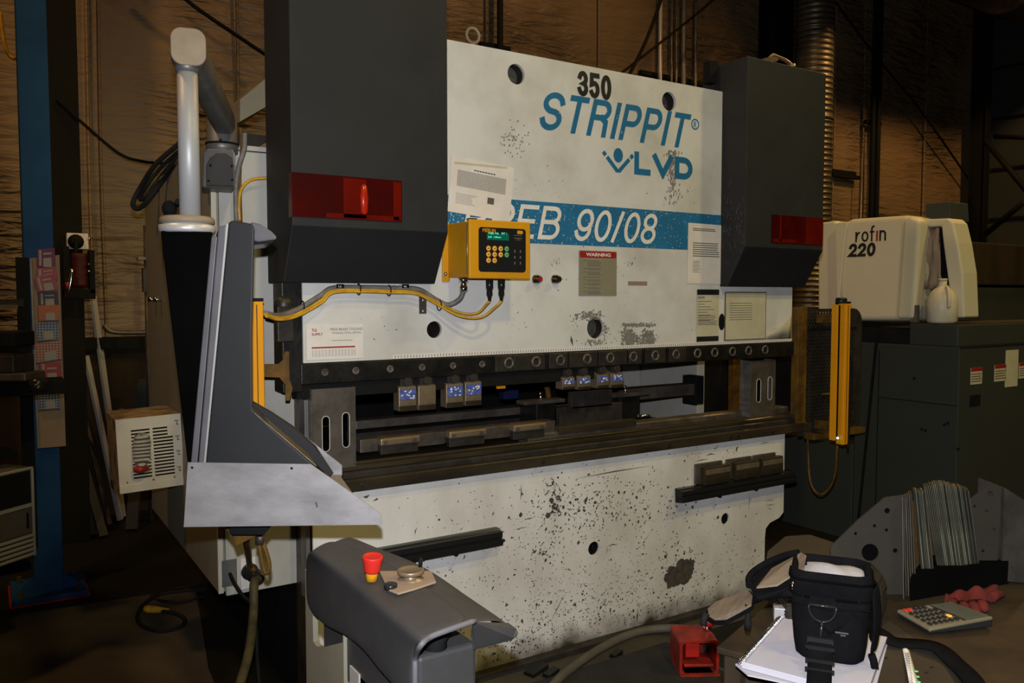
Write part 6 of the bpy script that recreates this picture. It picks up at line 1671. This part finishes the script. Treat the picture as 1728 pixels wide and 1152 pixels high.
standing([(1700, 824), (1740, 850), (1750, 1010), (1690, 980)], (1690, 985), 'dark plate pack at the right edge of the bench', thick=.10, m='dark_steel', backlean=.05)
# pack of plates seen on edge: each plate is one object
def edge_plate(u_top, v_top, u_bot, v_bot, wpx, lab, m=None, dep=.04):
    m = m or random.choice(('plate_edge', 'plate_edge', 'plate_edge_highlit', 'plate_edge_dark'))
    f = pix(u_bot, v_bot); t = (f - CAM).dot(FWD_H)
    a = V((f.x, f.y, TZ + .0005)); b = PT(u_top, v_top, t)
    b = b + FWD_H * .02
    w = wpx / F_PX * t
    dd_ = (FWD_H * .92 + RIGHT * .38).normalized()
    mb = MB(); mb.prism([a, a + RIGHT * w, b + RIGHT * w, b], dd_ * dep)
    return mb.build('cut_plate', m, label=lab, cat='plate', group='pack of cut plates standing on edge', bevel=.0004, seg=1)
N = 26
for k in range(N):
    f_ = k / (N - 1)
    ut = 1568 + f_ * 74; vt = 826 - 6 * math.sin(PI * min(1, f_ * 1.4)) + (6 if f_ > .8 else 0) * (f_ - .8) * 5
    ub = 1588 + f_ * 68; vb = 994 + (0 if f_ < .6 else -4 * (f_ - .6) / .4)
    edge_plate(ut, vt + random.uniform(-.5, .5), ub, vb + random.uniform(-.4, .4), 1.95, '%s plate from the left in the tilted right-hand pack standing on edge' % ORL[k])
for k in range(8):
    edge_plate(1550 + k * 2.6, 834 + random.uniform(-2, 2), 1558 + k * 2.8, 1000 + random.uniform(-1, 1), 2.2, '%s plate from the left in the narrow middle pack standing on edge' % ORL[k])
for k in range(6):
    edge_plate(1530 + k * 3.0, 848 - k * 2, 1524 + k * 4.2, 1008 + random.uniform(-3, 3), 1.8, '%s plate from the left in the loose left pack standing on edge' % ORL[k], m=('plate_edge' if k % 2 else 'dull_steel'))
# dead black block standing in for the shadow beneath the packs
MB().prism([pix(1535, 1014), pix(1700, 985), pix(1728, 960), pix(1560, 975)], (0, 0, .05)).build('shadow_block', 'housing_black', label='dead black block standing in for the shadow under the standing plates', cat='block')
# holed plate lying at the front right
fp = [pix(u, v, .0) for u, v in ((1390, 1200), (1432, 1040), (1500, 1050), (1600, 1120), (1650, 1210))]
o_ = fp[0]
hs_ = []
for u, v in ((1496, 1113), (1483, 1127), (1573, 1129), (1564, 1138), (1455, 1095)):
    q = pix(u, v) - o_; hs_.append([(q.x - .006, q.y - .003), (q.x + .006, q.y - .002), (q.x + .006, q.y + .003), (q.x - .006, q.y + .002)])
MB().plate([((p - o_).x, (p - o_).y) for p in fp], hs_, o_ + V((0, 0, .0005)), EX, EY, (0, 0, .003)).build('cut_plate', 'plate_top', label='holed plate lying flat on the bench under the notebook and strap', cat='plate')
# red gloves
def blob(name, pts, rs, m, label, cat):
    rows = []
    mb = MB(); mb.tube(curve_pts(pts, 4), [rs[min(len(rs) - 1, i // 4)] for i in range((len(pts) - 1) * 4 + 1)], 10)
    return mb.build(name, m, label=label, cat=cat)
GV = thing('work_glove', 'crumpled red work glove on the bench in front of the standing plates', 'glove', pix(1640, 1008))
gp = [(pix(1590, 1018, .014), pix(1620, 1010, .018), pix(1650, 1010, .016), pix(1672, 1003, .016), pix(1686, 1002, .012))]
mb = MB(); rows = []
for i in range(12):
    f_ = i / 11; a = pix(1592 + 92 * f_, 1024 - 16 * f_ + 4 * math.sin(f_ * 9), .002); b = pix(1600 + 84 * f_, 1008 - 12 * f_, .004)
    rows.append([a + (b - a) * j / 6 + V((0, 0, (.018 + .010 * math.sin(i * 1.7 + j)) * math.sin(PI * j / 6))) for j in range(7)])
mb.grid(rows); mb.build('palm', 'glove', GV, solid=.003, sub=1)
for k, (u0, v0, u1, v1) in enumerate(((1655, 1018, 1662, 1028), (1640, 1020, 1648, 1034), (1625, 1020, 1630, 1034), (1672, 1008, 1690, 1002), (1610, 1016, 1600, 1026))):
    a = pix(u0, v0, .012); b = pix(u1, v1, .010)
    MB().tube([a, (a + b) / 2 + V((0, 0, .003)), b, b + (b - a) * .15], [.010, .010, .008, .003], 8).build('finger', 'glove', GV)
# ---- calculator
CA = thing('desk_calculator', 'champagne desk calculator with black keys and dark display on the bench', 'calculator', pix(1590, 1060))
cq = [pix(1513, 1030, .012), pix(1569, 1062, .012), pix(1676, 1042, .022), pix(1602, 1016, .022)]  # near-left, near-right, far-right, far-left
def cq_(a, b, h=0):  # a along keys->display, b across (0 = near edge)
    p = (cq[0] * (1 - b) + cq[1] * b) * (1 - a) + (cq[3] * (1 - b) + cq[2] * b) * a
    return p + EZ * h
low_ = [V((p.x, p.y, TZ + .003)) for p in cq]
inset = lambda p: p
mb = MB(); mb.hexa([low_[0], low_[1], low_[2], low_[3], cq[0], cq[1], cq[2], cq[3]]); mb.build('base', 'gloss_black', CA, bevel=.004)
mb = MB(); mb.hexa([cq_(0, 0, -.005), cq_(0, 1, -.005), cq_(1, 1, -.005), cq_(1, 0, -.005), cq_(0, 0, .002), cq_(0, 1, .002), cq_(1, 1, .002), cq_(1, 0, .002)]); mb.build('top_shell', 'calc_body', CA, bevel=.0025)
def cbox(a0, b0, a1, b1, h0, h1): return MB().hexa([cq_(a0, b0, h0), cq_(a0, b1, h0), cq_(a1, b1, h0), cq_(a1, b0, h0), cq_(a0, b0, h1), cq_(a0, b1, h1), cq_(a1, b1, h1), cq_(a1, b0, h1)])
cbox(.64, .07, .97, .93, .002, .0045).build('display_window', 'lcd', CA, bevel=.001)
cbox(.58, .07, .61, .93, .002, .003).build('solar_strip', 'gloss_black', CA)
for r_ in range(6):
    for c_ in range(5):
        a0 = .06 + r_ * .085; b0 = .08 + c_ * .178
        m_ = 'gloss_black'
        if r_ == 0 and c_ in (0,): m_ = 'red'
        if r_ == 1 and c_ == 0: m_ = 'red'
        if r_ == 5 and c_ == 3: m_ = 'key_yellow'
        if r_ == 5 and c_ == 0: m_ = 'alu_dark'
        cbox(a0, b0, a0 + .050, b0 + .105, .002, .0055).build('key', m_, CA, bevel=.001, seg=1)
# ---- spiral notebook
NB = thing('spiral_notebook', 'open spiral notebook with blank page under the camera bag', 'notebook', pix(1380, 1120))
nb_px = [(1251, 1116), (1318, 1041), (1497, 1074), (1462, 1172)]
pg = [pix(u, v, .016) for u, v in nb_px]
lo_ = [p + V((0, 0, -.011)) for p in pg]
MB().hexa(lo_ + pg).build('page_block', 'notebook', NB, bevel=.0008)
pg2 = [p + V((0, 0, -.0135)) - e1t * .004 - RIGHT * .003 for p in pg]; 
b_px = [pix(1241, 1120, .004), pix(1318, 1045, .004), pix(1500, 1078, .004), pix(1470, 1190, .004), pix(1330, 1152, .004), pix(1262, 1138, .004)]
MB().prism(b_px, (0, 0, -.0025)).build('back_cover', 'notebook', NB)
MB().prism([pix(1250, 1120, .0045), pix(1320, 1046, .0045), pix(1494, 1080, .0045), pix(1464, 1178, .0045)], (0, 0, .0015)).build('cardboard', 'rim', NB)
spine_a = (pg[0] + lo_[0]) / 2 + V((0, 0, .001)); spine_b = (pg[1] + lo_[1]) / 2 + V((0, 0, .001))
ds = spine_b - spine_a; ls = ds.length; dn = ds.normalized(); nn_ = EZ.cross(dn)
pts = []
coils = 36
for i in range(coils * 10 + 1):
    a_ = 2 * PI * i / 10
    pts.append(spine_a + dn * (ls * i / (coils * 10)) + (nn_ * math.cos(a_) + EZ * math.sin(a_)) * .0075)
MB().tube(pts, .0009, 5).build('wire_spiral', 'chrome', NB)
# ---- receipt-like perforated strip
rows = []
for i in range(14):
    f_ = i / 13; a = pix(1522 + 12 * f_ + 4 * math.sin(f_ * 2), 1091 + 90 * f_, .004 + .006 * math.sin(f_ * PI)); b = pix(1532 + 26 * f_, 1090 + 88 * f_, .004)
    rows.append([a, a + (b - a) * .5 + V((0, 0, .002)), b])
RS = MB().grid(rows).build('torn_paper_strip', 'paper', label='curled torn paper strip with green print on the bench front', cat='paper', solid=.0006)
mb = MB()
for i in range(18):
    f_ = .12 + i * .045; a = pix(1529 + 12 * f_, 1092 + 88 * f_, .0095); mb.torus(a, EZ, .0028, .0006, 8, 4)
mb.build('punched_marks', 'print', RS)
mb = MB(); 
for i in range(4): mb.ball(pix(1546 + i * 2, 1132 + i * 9, .0075), (.004, .004, .001), 8, 4)
mb.build('green_print', 'key_green', RS)

# ================================================================ CAMERA BAG
BG = thing('camera_bag', 'small black camera bag, unzipped with lining showing, standing on the notebook', 'bag', pix(1400, 1110))
bz = TZ + .017
def bp3(u, v, z): return PZ(u, v, bz + z)
# footprint (near-left, near-right, far-right, far-left) and a soft box lofted upward
fb = [pix(1338, 1112, .017), pix(1462, 1131, .017), pix(1478, 1090, .017), pix(1372, 1070, .017)]
Hb = .150
cb = sum(fb, V((0, 0, 0))) / 4
ux = (fb[1] - fb[0]).normalized(); uy = EZ.cross(ux)
wB = (fb[1] - fb[0]).length; dB = .098
# footprint centre pushed back from the near face
nearc = (fb[0] + fb[1]) / 2
def bag(a, b, z): return V((nearc.x, nearc.y, bz)) + ux * a + uy * b + EZ * z
def ringpts(w, d, r, z, yoff=0, n=6):
    return [bag(x, y + yoff, z) for x, y in rrect(-w / 2, 0, w / 2, d, r * .7, n)]
rows = []
prof = [(.84, .002), (.95, .010), (1.01, .032), (1.06, .066), (1.09, .095), (1.10, .116), (1.08, .124)]
for s_, z in prof:
    r_ = ringpts(wB * s_, dB * s_, .030, z, -(s_ - 1) * dB * .5)
    rows.append(r_ + [r_[0]])
mb = MB(); mb.grid(rows)
n = len(rows[0]) - 1
mb.add(rows[0][:-1], [tuple(range(n))])
BODY = mb.build('bag_body', 'fabric_black', BG)
# zipped upper band and padded opening
rows = []
for s_, z in ((1.10, .108), (1.14, .110), (1.14, .138), (1.10, .150), (1.02, .152), (.92, .147), (.90, .12)):
    r_ = ringpts(wB * s_, dB * s_, .034, z + .0, -(s_ - 1) * dB * .5); rows.append(r_ + [r_[0]])
# slant the opening: left side a little lower
mb = MB(); mb.grid(rows); mb.build('padded_rim', 'fabric_black', BG)
mb = MB(); r_ = ringpts(wB * 1.11, dB * 1.11, .034, .112, -.11 * dB * .5); mb.tube(r_, .0028, 6, closed=True); r_ = ringpts(wB * 1.145, dB * 1.145, .034, .139, -.145 * dB * .5); mb.tube(r_, .0022, 6, closed=True); mb.build('zip', 'housing_black', BG)
rows = []
for j in range(7):
    rows.append([bag((-.5 + i / 9) * wB * .96, (.06 + .86 * j / 6) * dB, .138 + .012 * math.sin(PI * i / 9) * math.sin(PI * j / 6) + .0025 * math.sin(i * 1.3 + j * .9)) for i in range(10)])
mb = MB(); mb.grid(rows); mb.build('inner_cloth', 'fabric_white', BG, solid=.003, sub=1)
# near face details
mb = MB()
for sx in (-1, 1): mb.tube([bag(sx * .045, -.006, .115), bag(sx * .02, -.007, .072), bag(0, -.007, .055)], .0018, 6)
mb.tube([bag(-.058, -.008, .10), bag(0, -.009, .096), bag(.058, -.008, .10)], .0014, 6)
mb.build('seam', 'fabric_black', BG)
dr_ = MB(); cD = bag(-.012, -.013, .098)
dpts = [bag(-.032, -.012, .101)] + [bag(-.012 + .021 * math.cos(a_), -.014, .099 + .024 * math.sin(a_)) for a_ in [PI + PI * k / 12 for k in range(13)]] + [bag(.009, -.012, .101)]
dr_.tube(dpts, .0016, 7); dr_.tube([dpts[0], dpts[-1]], .0022, 7); dr_.build('d_ring', 'gloss_black', BG)
mb = MB(); mb.obox(bag(-.012, -.009, .107), ux, uy, EZ, .019, .002, .008); mb.build('ring_tab', 'fabric_black', BG)
mb = MB(); mb.tube([bag(-.012, -.015, .077), bag(-.013, -.019, .062), bag(-.014, -.020, .050)], .0022, 7); mb.obox(bag(-.014, -.021, .046), ux, uy, EZ, .020, .003, .005); mb.build('snap_hook', 'gloss_black', BG)
rows = []
for i in range(10):
    f_ = i / 9; z = .044 - .044 * f_ if f_ < .8 else .009 - (f_ - .8) * .02
    y = -.023 - .05 * f_ ** 2
    rows.append([bag(-.014 + x, y, z) for x in (-.0185, 0, .0185)])
rows.append([bag(-.014 + x, -.14, -.012) for x in (-.0185, 0, .0185)])
mb = MB(); mb.grid(rows); mb.build('hanging_strap', 'fabric_black', BG, solid=.002)
mb = MB()
for z, y in ((.036, -.026), (.020, -.040), (.010, -.052)): mb.obox(bag(-.014, y, z), ux, uy, EZ, .022, .002, .003)
mb.build('strap_buckle', 'black', BG)
mb = MB(); mb.obox(bag(.018, -.010, .060), ux, uy, EZ, .010, .001, .0012); mb.obox(bag(.02, -.010, .056), ux, uy, EZ, .004, .001, .0010); mb.build('stitched_mark', 'hood', BG)
mb = MB(); mb.tube([bag(wB * .57, .02, .02), bag(wB * .60, .02, .01), bag(wB * .62, .015, -.002)], .006); mb.build('side_tab', 'fabric_black', BG)
rows = []
for j in range(6):
    z = .02 + j * .022
    rows.append([bag(wB * (.50 + .05 * math.sin(PI * j / 5)) + .012 * math.sin(PI * i / 5) + .004, dB * (.1 + .75 * i / 5), z) for i in range(6)])
MB().grid(rows).build('side_pocket', 'fabric_black', BG, solid=.004, sub=1)
# opened lid hanging to the left, lining up
lid_px = [(1262, 985), (1268, 965), (1300, 945), (1345, 932), (1362, 940), (1366, 965), (1330, 995), (1275, 1010)]
lidz = [.100, .108, .122, .145, .150, .138, .110, .092]
L3 = [bp3(u, v, z) for (u, v), z in zip(lid_px, lidz)]
mb = MB(); cL_ = sum(L3, V((0, 0, 0))) / 8
mb.add(L3 + [p + (cL_ - p) * .12 + V((0, 0, -.012)) for p in L3], [tuple(range(8))[::-1], tuple(range(8, 16))] + [(i, (i + 1) % 8, 8 + (i + 1) % 8, 8 + i) for i in range(8)])
LID = mb.build('lid', 'fabric_black', BG, bevel=.004)
tan_px = [(1276, 990), (1302, 958), (1352, 931), (1361, 936), (1357, 955), (1352, 976), (1340, 968), (1312, 986)]
tz_ = [.108, .122, .156, .160, .152, .136, .136, .120]
T3 = [bp3(u, v, z) for (u, v), z in zip(tan_px, tz_)]
mb = MB(); mb.prism(T3, (0, 0, -.004)); mb.build('lid_lining', 'fabric_tan', LID, bevel=.003)
tan2 = [(1194, 1026), (1208, 1014), (1262, 994), (1270, 1004), (1268, 1020), (1226, 1044), (1206, 1044), (1196, 1038)]
z2 = [.028, .040, .080, .086, .080, .040, .030, .026]
T4 = [bp3(u, v, z) for (u, v), z in zip(tan2, z2)]
c4 = sum(T4, V((0, 0, 0))) / 8
mb = MB(); mb.prism(T4, (0, 0, -.003)); mb.build('flap_lining', 'fabric_tan', LID, bevel=.002)
mb = MB(); mb.prism([c4 + (p - c4) * 1.10 + V((0, 0, -.004)) for p in T4], (0, 0, -.006)); mb.build('front_flap', 'fabric_black', LID, bevel=.003)
mb = MB(); mb.tube([T4[3] + V((0, 0, -.01)), bp3(1285, 1006, .09), bp3(1320, 1000, .10), bp3(1345, 1000, .11)], [.006, .007, .008, .007], 8); mb.tube(curve_pts([bp3(1264, 988, .100), bp3(1266, 970, .108), bp3(1290, 952, .120), bp3(1322, 938, .138), bp3(1348, 932, .15)], 5), .006, 8); mb.build('lid_edge', 'fabric_black', LID)
mb = MB(); mb.tube([bp3(1262, 1020, .075), bp3(1262, 1035, .06), bp3(1262, 1050, .045), bp3(1261, 1062, .03)], [.005, .004, .0065, .005], 8); mb.tube([bp3(1192, 1034, .03), bp3(1188, 1044, .02), bp3(1187, 1055, .01)], .0065, 8); mb.build('lid_clip', 'black', LID)
mb = MB(); mb.torus(bag(-wB * .52, -.012, .128), ux, .005, .0012, 10, 5); mb.tube([bag(-wB * .54, -.014, .132), bag(-wB * .50, -.016, .135)], .0015); mb.build('zip_pull', 'chrome', BG)
# silver thing standing behind bag on the notebook edge
MB().prism([pix(1304, 1040, .0), pix(1330, 1044, .0), pix(1334, 1052, .0), pix(1306, 1050, .0)], (0, 0, .028)).build('foil_packet', 'sheet', label='crumpled silvery packet behind the left side of the bag', cat='packet', bevel=.002)
# shoulder strap over the bench
cen_px = [(1468, 1062), (1500, 1080), (1545, 1086), (1590, 1100), (1620, 1125), (1650, 1165), (1680, 1210)]
wpx_ = 11
c3 = curve_pts([pix(u, v, .010) for u, v in cen_px], 5)
rows = []
for i, p in enumerate(c3):
    t_ = (c3[min(i + 1, len(c3) - 1)] - c3[max(i - 1, 0)]).normalized(); s_ = EZ.cross(t_)
    w = .016
    rows.append([p + s_ * w * q + EZ * (.003 * math.sin(i * .6) + .003 * (q == 1)) for q in (-1, 0, 1)])
MB().grid(rows).build('shoulder_strap', 'fabric_black', label='black shoulder strap of the bag lying across the bench', cat='strap', solid=.003)
